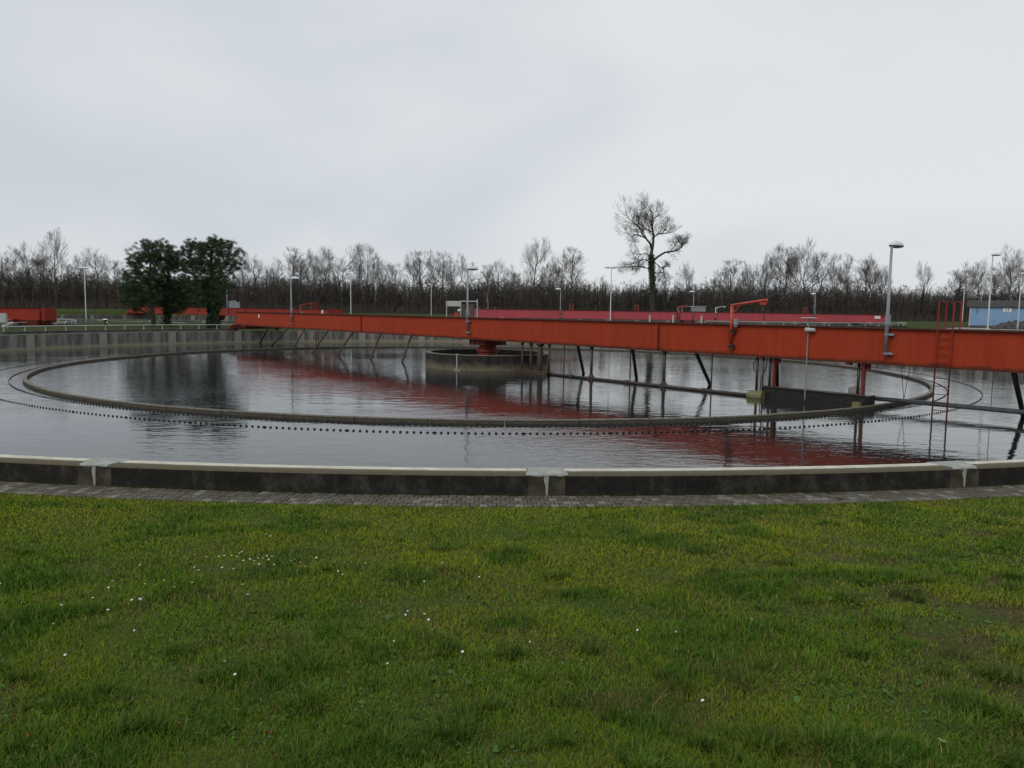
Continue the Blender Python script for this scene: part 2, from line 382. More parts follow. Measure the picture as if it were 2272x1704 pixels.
# ------------------------------------------------------------------ main tank wall
tank = empty('tank_wall', (CX, CY, 0), 0, 'low round concrete wall with pale top around the large settling tank', 'tank wall')
NP = 36; A0 = -86.83
GAP = 0.012
def tank_panels():
    prof = [(R_IN, -0.5), (R_OUT, -0.5), (R_OUT, Z_RIM - 0.03), (R_OUT - 0.03, Z_RIM), (R_IN + 0.02, Z_RIM), (R_IN, Z_RIM - 0.02)]
    step = 360.0 / NP
    mb = MB(); mb.arc(prof, GAP, step - GAP, 8); me = mb.mesh('wall_panel', M_WALL)
    # material uses object coordinates (radius): panels are rotated about the tank centre so radius stays true
    tr = MB(); tr.arc([(R_IN + 0.055, Z_RIM - 0.01), (R_IN + 0.225, Z_RIM - 0.01), (R_IN + 0.225, Z_RIM + 0.007), (R_IN + 0.055, Z_RIM + 0.007)], 0.42, step - 0.42, 8)
    tme = tr.mesh('running_track', M_TRACK)
    for k in range(NP):
        a = A0 + k * step
        w = link('wall_panel', me, tank, rz=R(a))
        link('running_track', tme, w)
        w2 = 0.40 + 0.10 * rnd.random()                  # half length of the repair, degrees
        sk = rnd.uniform(-0.10, 0.10) if k else 0.05
        pm = MB(); z0, z1 = Z_RIM - 0.015, Z_RIM + 0.012
        ri, ro = R_IN + 0.0, R_OUT + 0.012
        def pt(r, deg, z): t = R(deg); return (r * math.cos(t), r * math.sin(t), z)
        w2s = w2 * 0.95
        nb = 7; jit = [rnd.uniform(-0.05, 0.05) for _ in range(nb)]; jr = [rnd.uniform(-0.012, 0.010) for _ in range(nb)]; jd = [rnd.uniform(-0.004, 0.016) for _ in range(nb)]
        inn = [(-w2 + sk) + (2 * w2 - 2 * sk) * b / (nb - 1) for b in range(nb)]; outr = [(-w2s - sk) + (2 * w2s + 2 * sk) * b / (nb - 1) for b in range(nb)]
        V = []
        for b in range(nb):
            e_ = jit[b] if b in (0, nb - 1) else 0.0
            V += [pt(ri - 0.003, inn[b] + e_, z0), pt(ri - 0.003, inn[b] + e_, z1), pt((ri + ro) / 2, (inn[b] + outr[b]) / 2 - e_, z1 + jr[b] * 0.3), pt(ro - 0.012 + jr[b] * .3, outr[b], z1 - 0.004), pt(ro, outr[b], z1 - 0.02), pt(ro, outr[b], z0 - 0.004 - jd[b])]
        F = []
        for b in range(nb - 1):
            for c_ in range(5): F.append((b * 6 + c_, b * 6 + c_ + 1, b * 6 + 7 + c_, b * 6 + 6 + c_))
        F += [tuple(range(5, -1, -1)), tuple((nb - 1) * 6 + c_ for c_ in range(6))]
        pm.add(V, F)
        # mortar run down the joint on the outside
        edge = []
        zs = [Z_RIM - 0.02, Z_RIM - 0.07, Z_RIM - 0.12, Z_RIM - 0.18, Z_RIM - 0.25, Z_BASE + 0.02]
        wl = [0.055, 0.05 + rnd.uniform(0, .05), 0.05 + rnd.uniform(0, .05), 0.04, 0.032, 0.022]; wr = [0.06, 0.05, 0.045, 0.04, 0.035, 0.022]
        V = []
        for z, l_, r_ in zip(zs, wl, wr):
            V += [pt(R_OUT + 0.008, -l_ * 0.8, z), pt(R_OUT + 0.008, r_ * 0.7, z), pt(R_OUT - 0.01, -l_ * 0.8, z), pt(R_OUT - 0.01, r_ * 0.7, z)]
        F = []
        for i in range(len(zs) - 1):
            o_ = 4 * i
            F += [(o_, o_ + 4, o_ + 5, o_ + 1), (o_, o_ + 2, o_ + 6, o_ + 4), (o_ + 1, o_ + 5, o_ + 7, o_ + 3)]
        pm.add(V, F)
        pm.build('joint_patch', M_PATCH, w)
        pl = MB(); hw = 0.40
        pl.arc([(R_OUT - 0.005, Z_BASE - 0.1), (R_OUT + 0.004, Z_BASE - 0.1), (R_OUT + 0.004, Z_RIM - 0.04), (R_OUT - 0.005, Z_RIM - 0.04)], -hw, hw, 2)
        pl.build('joint_stain', M_STAINP, w)
        pi_ = MB(); hw = 0.55
        pi_.arc([(R_IN - 0.006, -0.3), (R_IN + 0.005, -0.3), (R_IN + 0.005, Z_RIM - 0.03), (R_IN - 0.006, Z_RIM - 0.03)], -hw, hw, 2)
        pi_.build('joint_render', M_INPATCH, w)
M_INPATCH = mat('pale_inner_joint_render', (0.30, 0.295, 0.25), rough=0.9, spec=0.15, var=(0.20, 0.19, 0.15), vscale=3, bump=0.3, bscale=30)
tank_panels()

# ------------------------------------------------------------------ paved strip round the near side
def paved_strip():
    M_JOINT = mat('dark_joint_sand', (0.04, 0.036, 0.028), rough=0.95, spec=0.1, var=(0.03, 0.036, 0.015), vscale=9)
    def pavmat(name, a, b): return mat(name, a, rough=0.9, spec=0.15, var=b, vscale=14, bump=0.5, bscale=70)
    PM = [pavmat('grey_paver', (0.15, 0.138, 0.115), (0.085, 0.078, 0.06)), pavmat('brown_grey_paver', (0.125, 0.108, 0.086), (0.07, 0.064, 0.046)), pavmat('pale_paver', (0.24, 0.225, 0.195), (0.13, 0.12, 0.10))]
    bed = MB(); bed.arc([(R_OUT - 0.1, Z_BASE - 0.15), (R_STRIP + 0.03, Z_BASE - 0.15), (R_STRIP + 0.03, Z_BASE + 0.0), (R_OUT - 0.1, Z_BASE + 0.0)], -125, -49, 60)
    path = bed.build('paved_path', M_JOINT, loc=(CX, CY, 0)); tag(path, 'narrow grey paver strip along the foot of the tank wall', 'path', kind='structure')
    # far side of the same strip
    far = MB(); far.arc([(R_OUT - 0.1, Z_BASE - 0.15), (R_STRIP + 0.03, Z_BASE - 0.15), (R_STRIP + 0.03, Z_BASE + 0.0), (R_OUT - 0.1, Z_BASE + 0.0)], -49, 235, 150)
    fo = far.build('paved_border', PM[1], path); fo['kind'] = 'stuff'
    rows, ln = 4, 0.118
    wd = (R_STRIP - R_OUT) / rows
    # interlocking outline: wavy long sides
    def outline(s):
        h, w = ln / 2 - 0.005, wd / 2 - 0.005; k = 0.012
        return [(-h, -w), (-h * 0.45, -w), (-h * 0.25, -w + k), (h * 0.25, -w + k), (h * 0.45, -w), (h, -w), (h + k * 0.6, 0), (h, w), (h * 0.45, w), (h * 0.25, w - k + 0.02), (-h * 0.25, w - k + 0.02), (-h * 0.45, w), (-h, w), (-h + k * 0.6, 0)]
    meshes = []
    for pmt in PM:
        mb = MB(); q = outline(1); n = len(q); b = 0.006
        V = [(x, y, -0.03) for x, y in q] + [(x, y, 0.012) for x, y in q] + [(x * 0.95, y * 0.93, 0.017) for x, y in q]
        F = [(i, (i + 1) % n, n + (i + 1) % n, n + i) for i in range(n)] + [(n + i, n + (i + 1) % n, 2 * n + (i + 1) % n, 2 * n + i) for i in range(n)] + [tuple(range(2 * n, 3 * n))]
        mb.add(V, F); meshes.append(mb.mesh('paver', pmt))
    cnt = 0
    for rr_ in range(rows):
        r = R_OUT + wd * (rr_ + 0.5)
        n = 74; da = math.degrees(ln / r)
        a0 = -87.2 - da * n / 2 + (da / 2 if rr_ % 2 else 0)
        for k in range(n):
            a = R(a0 + k * da)
            o = link('paver', rnd.choice(meshes[:2] * 3 + meshes[2:]), path, (r * math.cos(a), r * math.sin(a), Z_BASE + rnd.uniform(-0.007, 0.005)), a + PI / 2 + rnd.uniform(-0.03, 0.03)); o.rotation_euler.x = rnd.uniform(-0.04, 0.04); cnt += 1
    rest = MB()
    for rr_ in range(rows):
        r = R_OUT + wd * (rr_ + 0.5); da = math.degrees(ln / r); half = da * 74 / 2
        for sgn in (-1, 1):
            for k in range(130):
                a = -87.2 + sgn * (half + da * (k + 0.5)); t = R(a)
                if not -124.5 < a < -49.5: continue
                q = outline(1); n = len(q); c, s = math.cos(t + PI / 2), math.sin(t + PI / 2); z = Z_BASE + 0.015 + rnd.uniform(-.003, .003)
                ox, oy = r * math.cos(t), r * math.sin(t)
                V = [(ox + x * c - y * s, oy + x * s + y * c, zz) for zz in (Z_BASE - 0.03, z) for x, y in q]
                rest.mi = rnd.choice((0, 0, 0, 1, 1, 1, 2))
                rest.add(V, [(i, (i + 1) % n, n + (i + 1) % n, n + i) for i in range(n)] + [tuple(range(n, 2 * n))])
    ro = rest.build('paver_run', PM, path); ro['kind'] = 'stuff'
paved_strip()

# ------------------------------------------------------------------ launder ring and weirs
def launder():
    ring = empty('launder_ring', (CX, CY, 0), 0, 'weathered concrete launder ring standing just above the tank water', 'launder')
    n = 66; st = 360.0 / n
    a = MB(); a.arc([(23.93, -0.3), (24.07, -0.3), (24.07, 0.215), (23.93, 0.215)], 0.03, st - 0.03, 3)
    me = a.mesh('ring_segment', M_RING)
    b = MB(); b.arc([(23.92, 0.208), (24.085, 0.208), (24.085, 0.245), (23.92, 0.245)], 0.045, st - 0.045, 3); lip = b.mesh('lip', M_RINGT)
    for k in range(n):
        s = link('ring_segment', me, ring, (0, 0, rnd.uniform(-0.006, 0.006)), R(-86.86 + k * st)); link('lip', lip, s)
    for rr_, nm, lab, off in ((24.6, 'weir_ring', 'smaller toothed black weir ring close outside the concrete launder', -85.89), (25.95, 'weir_ring', 'wider toothed black weir ring lying in open water', -85.89)):
        w = empty(nm, (CX, CY, WL), 0, lab, 'weir')
        mb = MB(); mb.arc([(rr_ - 0.006, -0.25), (rr_ + 0.006, -0.25), (rr_ + 0.006, -0.03), (rr_ - 0.006, -0.03)], 0.0, st, 3)
        tw = 0.042; nt_ = 13
        for t in range(nt_):
            ac = st * t / nt_ ; hw = tw * (1.75 if t == 0 else 1.0); aw = math.degrees(hw / rr_)
            pts = []
            for j in range(9):
                u = -1 + 2 * j / 8
                hgt = 0.041 * (1 - abs(u) ** 2.6)
                an = R(ac + u * aw); pts.append((an, hgt))
            V = []
            for rq in (rr_ - 0.008, rr_ + 0.008):
                V += [(rq * math.cos(an), rq * math.sin(an), h_) for an, h_ in pts] + [(rq * math.cos(an), rq * math.sin(an), -0.05) for an, h_ in pts]
            F = []
            for j in range(8):
                F += [(j, j + 1, 10 + j, 9 + j), (18 + j, 27 + j, 28 + j, 19 + j), (j, 18 + j, 19 + j, j + 1)]
            mb.add(V, F)
        me2 = mb.mesh('weir_plate', M_TOOTH)
        for k in range(n): link('weir_plate', me2, w, rz=R(off + k * st))
launder()

# ------------------------------------------------------------------ centre drum
def drum():
    d = empty('centre_drum', (CX, CY, 0), 0, 'round stained concrete drum in the middle of the tank', 'drum')
    n = 72; a = MB()
    prof = [(3.50, 0.55), (3.50, 0.96), (3.52, 1.0), (3.76, 1.0), (3.78, 0.97), (3.78, -0.6)]
    V = [(r * math.cos(2 * PI * k / n), r * math.sin(2 * PI * k / n), z) for r, z in prof for k in range(n)]
    F = [(i * n + (k + 1) % n, i * n + k, (i + 1) * n + k, (i + 1) * n + (k + 1) % n) for i in range(len(prof) - 1) for k in range(n)]
    F = [tuple(reversed(f)) for f in F]
    a.add(V, F); a.build('drum_wall', M_DRUM, d, smooth=False)
    b = MB(); b.lathe([(3.495, 0.4), (3.495, 0.68)], 48); b.build('drum_floor', M_DRUM, d)
    lip = MB(); nn = 72
    V = [(r * math.cos(2 * PI * k / nn), r * math.sin(2 * PI * k / nn), z) for r, z in ((3.50, 0.985), (3.49, 1.012), (3.80, 1.012), (3.80, 0.975)) for k in range(nn)]
    F = [(i * nn + k, i * nn + (k + 1) % nn, (i + 1) * nn + (k + 1) % nn, (i + 1) * nn + k) for i in range(3) for k in range(nn)]
    lip.add(V, F); lip.build('rim', M_RINGT, d)
    t = R(-90 - 25.5); g = MB()
    g.box((3.80 * math.cos(t), 3.80 * math.sin(t), 0.62), (0.03, 0.05, 0.80), t); g.box((3.78 * math.cos(t), 3.78 * math.sin(t), 1.03), (0.16, 0.16, 0.03), t)
    g.build('level_gauge', M_GALVL, d)
    s = MB(); s.arc([(3.775, 0.02), (3.79, 0.02), (3.79, 0.20), (3.775, 0.20)], -90 - 28.5, -90 - 22.5, 2); s.build('pale_stain', mat('lime_deposit', (0.34, 0.31, 0.22), rough=0.9, var=(0.24, 0.21, 0.14), vscale=8), d)
    for k in range(6):
        j = MB(); a_ = -128 + 26 * k; j.arc([(3.775, 0.0), (3.786, 0.0), (3.786, 0.95), (3.775, 0.95)], a_, a_ + 0.25, 1); j.build('joint_line', M_STEEL, d)
drum()

# ------------------------------------------------------------------ lamps
def lamp_head_mesh():
    mb = MB(); n = 16; L_, W_, Hh = 0.36, 0.15, 0.13
    # shell: upper half of a flattened egg, along +x from the pole
    rings = 7; V = []
    for i in range(rings + 1):
        e = (PI / 2) * i / rings
        for k in range(n):
            t = 2 * PI * k / n
            V.append((0.30 + L_ * math.cos(e) * math.cos(t), W_ * math.cos(e) * math.sin(t), Hh * math.sin(e) - 0.02 * math.cos(e)))
    F = [(i * n + k, i * n + (k + 1) % n, (i + 1) * n + (k + 1) % n, (i + 1) * n + k) for i in range(rings) for k in range(n)]
    mb.add(V, F)
    mb.mi = 1
    V = [(0.30 + L_ * q * math.cos(2 * PI * k / n), W_ * q * math.sin(2 * PI * k / n), z) for q, z in ((0.995, -0.02), (0.9, -0.055), (0.4, -0.085)) for k in range(n)]
    F = [(i * n + (k + 1) % n, i * n + k, (i + 1) * n + k, (i + 1) * n + (k + 1) % n) for i in range(2) for k in range(n)] + [tuple(2 * n + k for k in range(n - 1, -1, -1))]
    mb.add(V, F)
    return mb.mesh('lamp_head', [M_LAMP, M_LAMPD], True)
HEAD = lamp_head_mesh()
def street_lamp(px, ytop, Y, top_z, label, hz=0.0, scale=1.0, double=False, group=None):
    p = at(px, ytop, Y); g = gz(p.x, p.y); h = top_z - g
    o = empty('street_lamp', (p.x, p.y, g - 0.05), hz, label, 'lamp', group)
    mb = MB(); mb.tube([(0, 0, 0), (0, 0, 1.2), (0, 0, 1.25), (0, 0, h)], [0.085, 0.085, 0.062, 0.042], 10); mb.build('pole', M_GALVL, o, True)
    d = MB(); d.box((0, -0.083, 0.75), (0.09, 0.02, 0.35)); d.build('access_door', M_GALV, o)
    for k in range(2 if double else 1):
        hd = link('lamp_head', HEAD, o, (-0.08, 0, h + 0.02), PI * k); hd.scale = (scale * 1.1,) * 3
    return o

# ------------------------------------------------------------------ scraper bridges
def copyrot(o, parent):
    c = o.copy(); COL.objects.link(c); c.parent = parent
    for ch in o.children: copyrot(ch, c)
    return c

ZB, ZT, HALF, WEB = 1.79, 3.09, 38.57, 1.1
def girders(br, half, zb, zt, M, splices, web=WEB, brown_top=True, panel_cuts=None):
    """two plate girders with flanges, stiffener plates and a deck between them; -y is the near side"""
    for sy in (-1, 1):
        cuts = [-half] + list(splices) + [half]
        for a, b in zip(cuts[:-1], cuts[1:]):
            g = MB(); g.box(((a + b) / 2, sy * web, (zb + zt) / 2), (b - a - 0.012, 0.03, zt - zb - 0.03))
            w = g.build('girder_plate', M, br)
            f = MB(); f.box(((a + b) / 2, sy * (web + 0.02), zt - 0.008), (b - a - 0.01, 0.20, 0.03)); f.build('top_flange', M_FLANGE, w)
            f = MB(); f.box(((a + b) / 2, sy * (web - 0.03), zb + 0.006), (b - a - 0.01, 0.16, 0.03)); f.build('bottom_flange', M_FLANGE, w)
        for s in splices:
            p = MB(); p.box((s, sy * (web + 0.035), (zb + zt) / 2), (0.10, 0.055, zt - zb - 0.02)); sp = p.build('splice_plate', M, br)
            for i in range(9):
                q = MB(); q.box((s + 0.11, sy * (web + 0.05), zb + 0.12 + i * (zt - zb - 0.24) / 8), (0.14, 0.035, 0.045)); q.build('splice_bolt', M_FLANGE, sp)
        # thin weld seams
        for s in np.arange(-half + 3.4, half - 2, 6.2):
            if min([abs(s - q) for q in splices] + [9]) < 1.5: continue
            p = MB(); p.box((float(s), sy * (web + 0.017), (zb + zt) / 2), (0.012, 0.008, zt - zb - 0.07)); p.build('weld_seam', M, br)
    d = MB(); d.box((0, 0, zt - 0.10), (2 * half - 0.1, 2 * web - 0.05, 0.04)); d.build('walkway_deck', M_GALV, br)
    for s in (-half, half):
        e = MB(); e.box((s, 0, (zb + zt) / 2), (0.03, 2 * web + 0.1, zt - zb)); e.build('end_plate', M, br)
    x = MB()
    for s in np.arange(-half + 2, half - 1, 3.1): x.box((float(s), 0, zb + 0.12), (0.10, 2 * web - 0.06, 0.18))
    for k, s in enumerate(np.arange(-half + 2, half - 1, 3.1)):
        c = MB(); c.box((float(s), 0, zb + 0.12), (0.10, 2 * web - 0.06, 0.18)); c.build('cross_beam', M_FLANGE, br)

def bogie(br, s, sgn, zrim, M, zb=ZB):
    """wheel carriage under one end, running along the rim: two wheels in round red covers"""
    fr = MB(); fr.box((s, 0, zb - 0.21), (0.34, 3.6, 0.26)); fr.box((s, -1.0, zb - 0.05), (0.5, 0.3, 0.12)); fr.box((s, 1.0, zb - 0.05), (0.5, 0.3, 0.12))
    f = fr.build('wheel_carriage', M_DRED, br)
    for sy in (-1, 1):
        c = MB(); n = 14; prof = [(-0.62, -0.10)] + [(-0.62 * math.cos(PI * k / n) , 0.02 + 0.28 * math.sin(PI * k / n)) for k in range(n + 1)] + [(0.62, -0.10)]
        V = [(s + w, sy * 2.05 + a, zrim + 0.33 + b) for w in (-0.24, 0.24) for a, b in prof]; m = len(prof)
        c.add(V, [(i, (i + 1) % m, m + (i + 1) % m, m + i) for i in range(m)] + [tuple(range(m)), tuple(range(2 * m - 1, m - 1, -1))])
        c.build('wheel_cover', M, f)
        w = MB(); V = []
        nn = 20
        for wx in (-0.11, 0.11): V += [(s + wx, sy * 2.05 + 0.22 * math.cos(2 * PI * k / nn), zrim + 0.235 + 0.22 * math.sin(2 * PI * k / nn)) for k in range(nn)]
        w.add(V, [(k, (k + 1) % nn, nn + (k + 1) % nn, nn + k) for k in range(nn)] + [tuple(range(nn)), tuple(range(2 * nn - 1, nn - 1, -1))])
        w.build('wheel', M_BLACK, f)

def bridge_lamp(br, s, y, zlow, ztop, head_rot, n=10):
    sy = -1 if y < 0 else 1
    p = MB(); p.tube([(s, y, zlow), (s, y, zlow + 1.55), (s, y, zlow + 1.62), (s, y, ztop)], [0.062, 0.066, 0.056, 0.04], n)
    po = p.build('lamp_pole', M_GALV, br, True)
    b = MB(); b.box((s + 0.02, y - 0.07 * 0, zlow + 1.30), (0.14, 0.15, 0.34)); b.build('access_door', M_GALV, po)
    for z in (zlow + 0.10, zlow + 0.78):
        k = MB(); k.box((s + 0.12, y - sy * 0.05, z), (0.26, 0.12, 0.075)); k.tube([(s, y, z - 0.035), (s, y, z + 0.035)], 0.075, n); k.build('bracket', M_GALV, po)
    h = link('lamp_head', HEAD, po, (s, y, ztop), head_rot); h.scale = (1.2, 1.3, 1.25); return po

def ladder(br, s, y, sgn, zt, zlow, M):
    """two rails with hooped tops and rungs, hung on the web"""
    w = 0.47; n = 8; yy = y
    rails = []
    for k in (0, 1):
        x = s + k * w * sgn; r = MB()
        d = -1 if y < 0 else 1
        r.tube([(x, yy, zlow), (x, yy, zt + 0.95), (x, yy - d * 0.62, zt + 0.95), (x, yy - d * 0.62, zt + 0.02)], 0.028, n)
        rails.append(r.build('ladder_rail', M, br, False))
    z = zlow + 0.22
    while z < zt + 0.02:
        q = MB(); q.tube([(s, yy, z), (s + w * sgn, yy, z)], 0.013, 6); q.build('rung', M, rails[0]); z += 0.275

def davit(br, s, y, zt, M, az_, reach=1.75):
    p = MB(); p.tube([(s, y, zt - 0.85), (s, y, zt + 0.78)], 0.066, 14); po = p.build('davit_post', M, br, True)
    for z in (zt - 0.85, zt - 0.22):
        q = MB(); q.tube([(s, y, z - 0.02), (s, y, z + 0.02)], 0.16, 14); q.box((s + 0.03, y * 0.95, z - 0.10), (0.22, 0.20, 0.10)); q.build('bracket', M_BROWNST, po)
    c, sn = math.cos(az_), math.sin(az_)
    a = MB(); e = (s + reach * c, y + reach * sn, zt + 1.02)
    a.tube([(s - 0.05 * c, y - 0.05 * sn, zt + 0.79), e], 0.055, 12); ar = a.build('davit_arm', M, po, True)
    k = MB(); k.tube([(s, y, zt + 0.42), (s + 0.48 * c, y + 0.48 * sn, zt + 0.83)], 0.026, 8); k.build('knee_brace', M, po)
    h = MB(); h.tube([(e[0], e[1], e[2] - 0.02), (e[0] - .1 * c, e[1] - .1 * sn, e[2] - 0.22)], 0.04, 8)
    h.box((e[0] - 0.2 * c, e[1] - 0.2 * sn, e[2] - 0.14), (0.28, 0.05, 0.10)); h.build('sheave_bracket', M, ar)
    h = MB(); h.box((e[0] - 0.18 * c, e[1] - 0.18 * sn, e[2] - 0.36), (0.10, 0.07, 0.18)); h.tube([(e[0] - 0.2 * c, e[1] - .2 * sn, e[2] - .45), (e[0] - 0.22 * c, e[1] - .22 * sn, e[2] - .52), (e[0] - 0.27 * c, e[1] - .27 * sn, e[2] - .53)], 0.018, 6)
    h.build('hook_block', M_BROWNST, ar)
    w = MB(); w.box((s + 0.22 * 1, y, zt + 0.22), (0.24, 0.16, 0.02)); w.tube([(s + 0.22, y, zt + 0.20), (s + 0.22, y, zt + 0.02), (s + 0.20, y, zt - 0.10)], [0.10, 0.095, 0.075], 12); w.build('winch', M_GALV, po)

def number_plate(br, s, y, z, wd, ht, txt=None, name='sign_plate'):
    p = MB(); p.box((s, y, z), (wd, 0.02, ht)); po = p.build(name, M_WHITE, br)
    if txt: text_part(txt, po, (s, y - 0.014, z), ht * 0.85)
    return po
def text_part(txt, parent, loc, size, rz=0.0):
    cu = bpy.data.curves.new('lettering', 'FONT'); cu.body = txt; cu.size = size; cu.extrude = 0.003; cu.align_x = 'CENTER'; cu.align_y = 'CENTER'
    tmp = bpy.data.objects.new('tmp', cu); COL.objects.link(tmp)
    dg = bpy.context.evaluated_depsgraph_get(); me = bpy.data.meshes.new_from_object(tmp.evaluated_get(dg)); bpy.data.objects.remove(tmp)
    me.materials.clear(); me.materials.append(M_DARK)
    o = link('lettering', me, parent, loc); o.rotation_euler = (PI / 2, 0, rz); return o

# --- the bridge over the large tank
br = empty('scraper_bridge', (CX, CY, 0), PHI, 'long orange red scraper bridge spanning the large tank over the centre drum', 'bridge')
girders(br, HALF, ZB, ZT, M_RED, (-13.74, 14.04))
bogie(br, -R_IN - 0.2, -1, Z_RIM, M_RED); bogie(br, R_IN + 0.2, 1, Z_RIM, M_RED)
# pivot on the drum
p = MB(); p.box((0, 0, ZB - 0.17), (1.62, 1.62, 0.34)); pv = p.build('pivot_frame', M_DRED2, br)
p = MB(); p.lathe([(0.58, 0.60), (0.62, 0.66), (0.62, 1.00), (0.70, 1.04), (0.70, 1.22), (0.52, 1.26), (0.52, 1.47)], 20); p.build('slewing_bearing', M_DRED2, br)
for s in (-0.7, -0.25, 0.25, 0.7):
    q = MB(); q.box((s, -0.82, ZB - 0.17), (0.05, 0.06, 0.28)); q.build('stiffener', M_DRED, pv)
for s in (-25.5, -0.42, 24.53): bridge_lamp(br, s, -WEB - 0.16, 2.10, 6.05, PI / 2)
ladder(br, 26.2, -WEB - 0.09, 1, ZT, -0.15, M_REDF)
ladder(br, -25.4, WEB + 0.09, -1, ZT, -0.15, M_REDF)
davit(br, 18.12, -WEB - 0.19, ZT, M_BRIGHT, R(-6))
davit(br, -29.2, WEB + 0.19, ZT - 0.1, M_DRED2, R(96), 1.3)
number_plate(br, -32.9, -WEB - 0.03, 2.74, 0.24, 0.34)
# far half: leaning scraper struts
for s, b in ((-6.93, (-5.59, 2.64)), (-10.92, (-9.31, 2.86)), (-14.95, (-14.0, 2.95)), (-19.02, (-17.93, 3.0)), (-23.27, (-22.79, 2.41)), (-26.48, (-29.2, 1.52)), (-30.76, (-35.3, 0.1))):
    q = MB(); t = Vector((s, -WEB + 0.02, ZB + 0.05)); e = Vector((b[0], -b[1], WL)); d = (e - t)
    q.tube([t, e + d * 0.25], 0.075, 10); q.build('scraper_strut', M_BROWNST, br, True)
# near half: struts leaning away, vertical posts, skimming pipe
for t, e in (((7.99, -0.2, 1.72), (6.97, 1.31, WL)), ((11.8, -0.2, 1.73), (10.94, 1.16, WL)), ((15.61, -0.2, 1.71), (14.88, 1.96, WL)), ((28.27, -0.2, 1.70), (28.17, 1.44, WL))):
    q = MB(); t = Vector(t); e = Vector(e); d = e - t; q.tube([t - d * 0.05, e + d * 0.3], 0.085, 10); q.build('scraper_strut', M_STEEL, br, True)
PIPE_Y = -0.98
for s, w in ((4.39, 0.06), (5.12, 0.075), (5.86, 0.15), (6.6, 0.065), (9.76, 0.075), (14.4, 0.08)):
    q = MB(); q.tube([(s, PIPE_Y, -0.3), (s, PIPE_Y, ZB + 0.08)], w, 10); po = q.build('hanger_post', M_BROWNST if s < 6 else M_STEEL, br, True)
    q = MB(); q.tube([(s, PIPE_Y, ZB - 0.16), (s, PIPE_Y, ZB + 0.01)], [w, w * 1.9], 10); q.build('post_collar', M_BROWNST, po, True)
    if s > 9: 
        q = MB(); q.tube([(s, PIPE_Y, 0.08), (s, PIPE_Y, 0.24), (s, PIPE_Y, 0.40)], [0.17, 0.17, w], 12); q.box((s, PIPE_Y, 0.17), (0.40, 0.22, 0.14)); q.build('pipe_clamp', M_BROWNST, po)
for s in (7.76, 12.35, 17.02):
    q = MB(); q.tube([(s, PIPE_Y, -0.2), (s, PIPE_Y, ZB + 0.08)], 0.032, 8); q.build('hanger_rod', M_STEEL, br)
q = MB(); q.tube([(5.3, PIPE_Y, 0.17), (19.2, PIPE_Y - 0.1, 0.17)], 0.075, 12); sk = q.build('skimming_pipe', M_STEEL, br, True)
for s in (8.3, 12.1, 16.6):
    q = MB(); q.tube([(s, PIPE_Y - 0.05, 0.17), (s + 0.18, PIPE_Y - 0.05, 0.17)], 0.105, 12); q.build('pipe_joint', M_BROWNST, sk)
q = MB(); q.box((5.4, PIPE_Y, 0.27), (2.6, 0.5, 0.05)); q.box((5.4, PIPE_Y - 0.22, 0.20), (2.6, 0.04, 0.16)); q.build('catch_tray', M_BROWNST, br)
q = MB(); q.prism([(-0.28, 0.0), (-0.20, -0.14), (0.20, -0.14), (0.28, 0.0), (0.28, 0.12), (0.20, 0.26), (-0.20, 0.26), (-0.28, 0.12)], 0, 0.66)
fo = q.build('skimmer_float', M_YEL, br, loc=(19.1, -1.2, 0.14))
# black scum trough with its supports
q = MB(); q.box((21.75, -1.15, 0.33), (4.15, 0.05, 0.50)); q.box((21.75, -0.35, 0.30), (4.15, 0.05, 0.44)); q.box((19.70, -0.75, 0.33), (0.06, 0.86, 0.48)); q.box((23.80, -0.75, 0.33), (0.06, 0.86, 0.48)); q.box((21.75, -0.75, 0.14), (4.1, 0.78, 0.05))
tr = q.build('scum_trough', M_BLACK, br)
q = MB(); q.tube([(19.65, -1.17, 0.60), (23.85, -1.17, 0.60)], 0.05, 10); q.build('trough_edge_pipe', M_STEEL, tr, True)
q = MB(); q.prism([(-0.1, -0.1), (0.1, -0.1), (0.12, 0.05), (0.1, 0.2), (-0.1, 0.2)], 0, 0.28); q.build('end_float', M_YEL, tr, loc=(23.5, -1.32, 0.16))
q = MB(); q.box((23.1, -0.3, 0.66), (0.5, 0.3, 0.26)); q.tube([(23.1, -0.46, 0.70), (23.1, -0.47, 0.70)], 0.16, 14); q.build('gear_cover', mat('pale_tan_cover', (0.33, 0.31, 0.29), rough=0.6, var=(0.26, 0.24, 0.22), vscale=4), tr)
for s in (19.22, 19.5):
    q = MB(); q.tube([(s, -0.95, 0.3), (s, -0.95, ZB + 0.05)], 0.055 if s < 19.4 else 0.03, 10); q.build('hanger_post', M_STEEL, br, True)
for s in (20.0, 23.66):
    q = MB(); q.box((s, -0.95, (ZB + 0.25) / 2), (0.09, 0.12, ZB - 0.2)); q.box((s + 0.02, -0.85, ZB - 0.10), (0.30, 0.14, 0.26)); q.box((s - 0.55, -1.0, ZB - 0.04), (0.16, 0.25, 0.10)); q.build('red_support', M_DRED2, br)
    q = MB(); q.tube([(s - 0.3, -0.3, ZB - 0.1), (s - 0.75, 0.6, 0.45)], 0.075, 10); q.build('rear_brace', M_STEEL, br, True)
    q = MB(); q.tube([(s - 0.22, -0.9, ZB), (s - 0.22, -0.9, 0.4)], 0.055, 8); q.build('black_post', M_STEEL, br, True)
q = MB(); q.tube([(19.0, -0.6, ZB), (18.82, -0.62, ZB - 0.35), (18.86, -0.6, ZB - 0.6), (19.0, -0.5, ZB - 0.75)], 0.018, 6); q.tube([(19.45, -0.6, ZB), (19.4, -0.6, ZB - .5), (19.2, -0.6, ZB - .9), (19.18, -0.6, 0.3)], 0.02, 6); q.build('hydraulic_hose', M_BLACK, br)
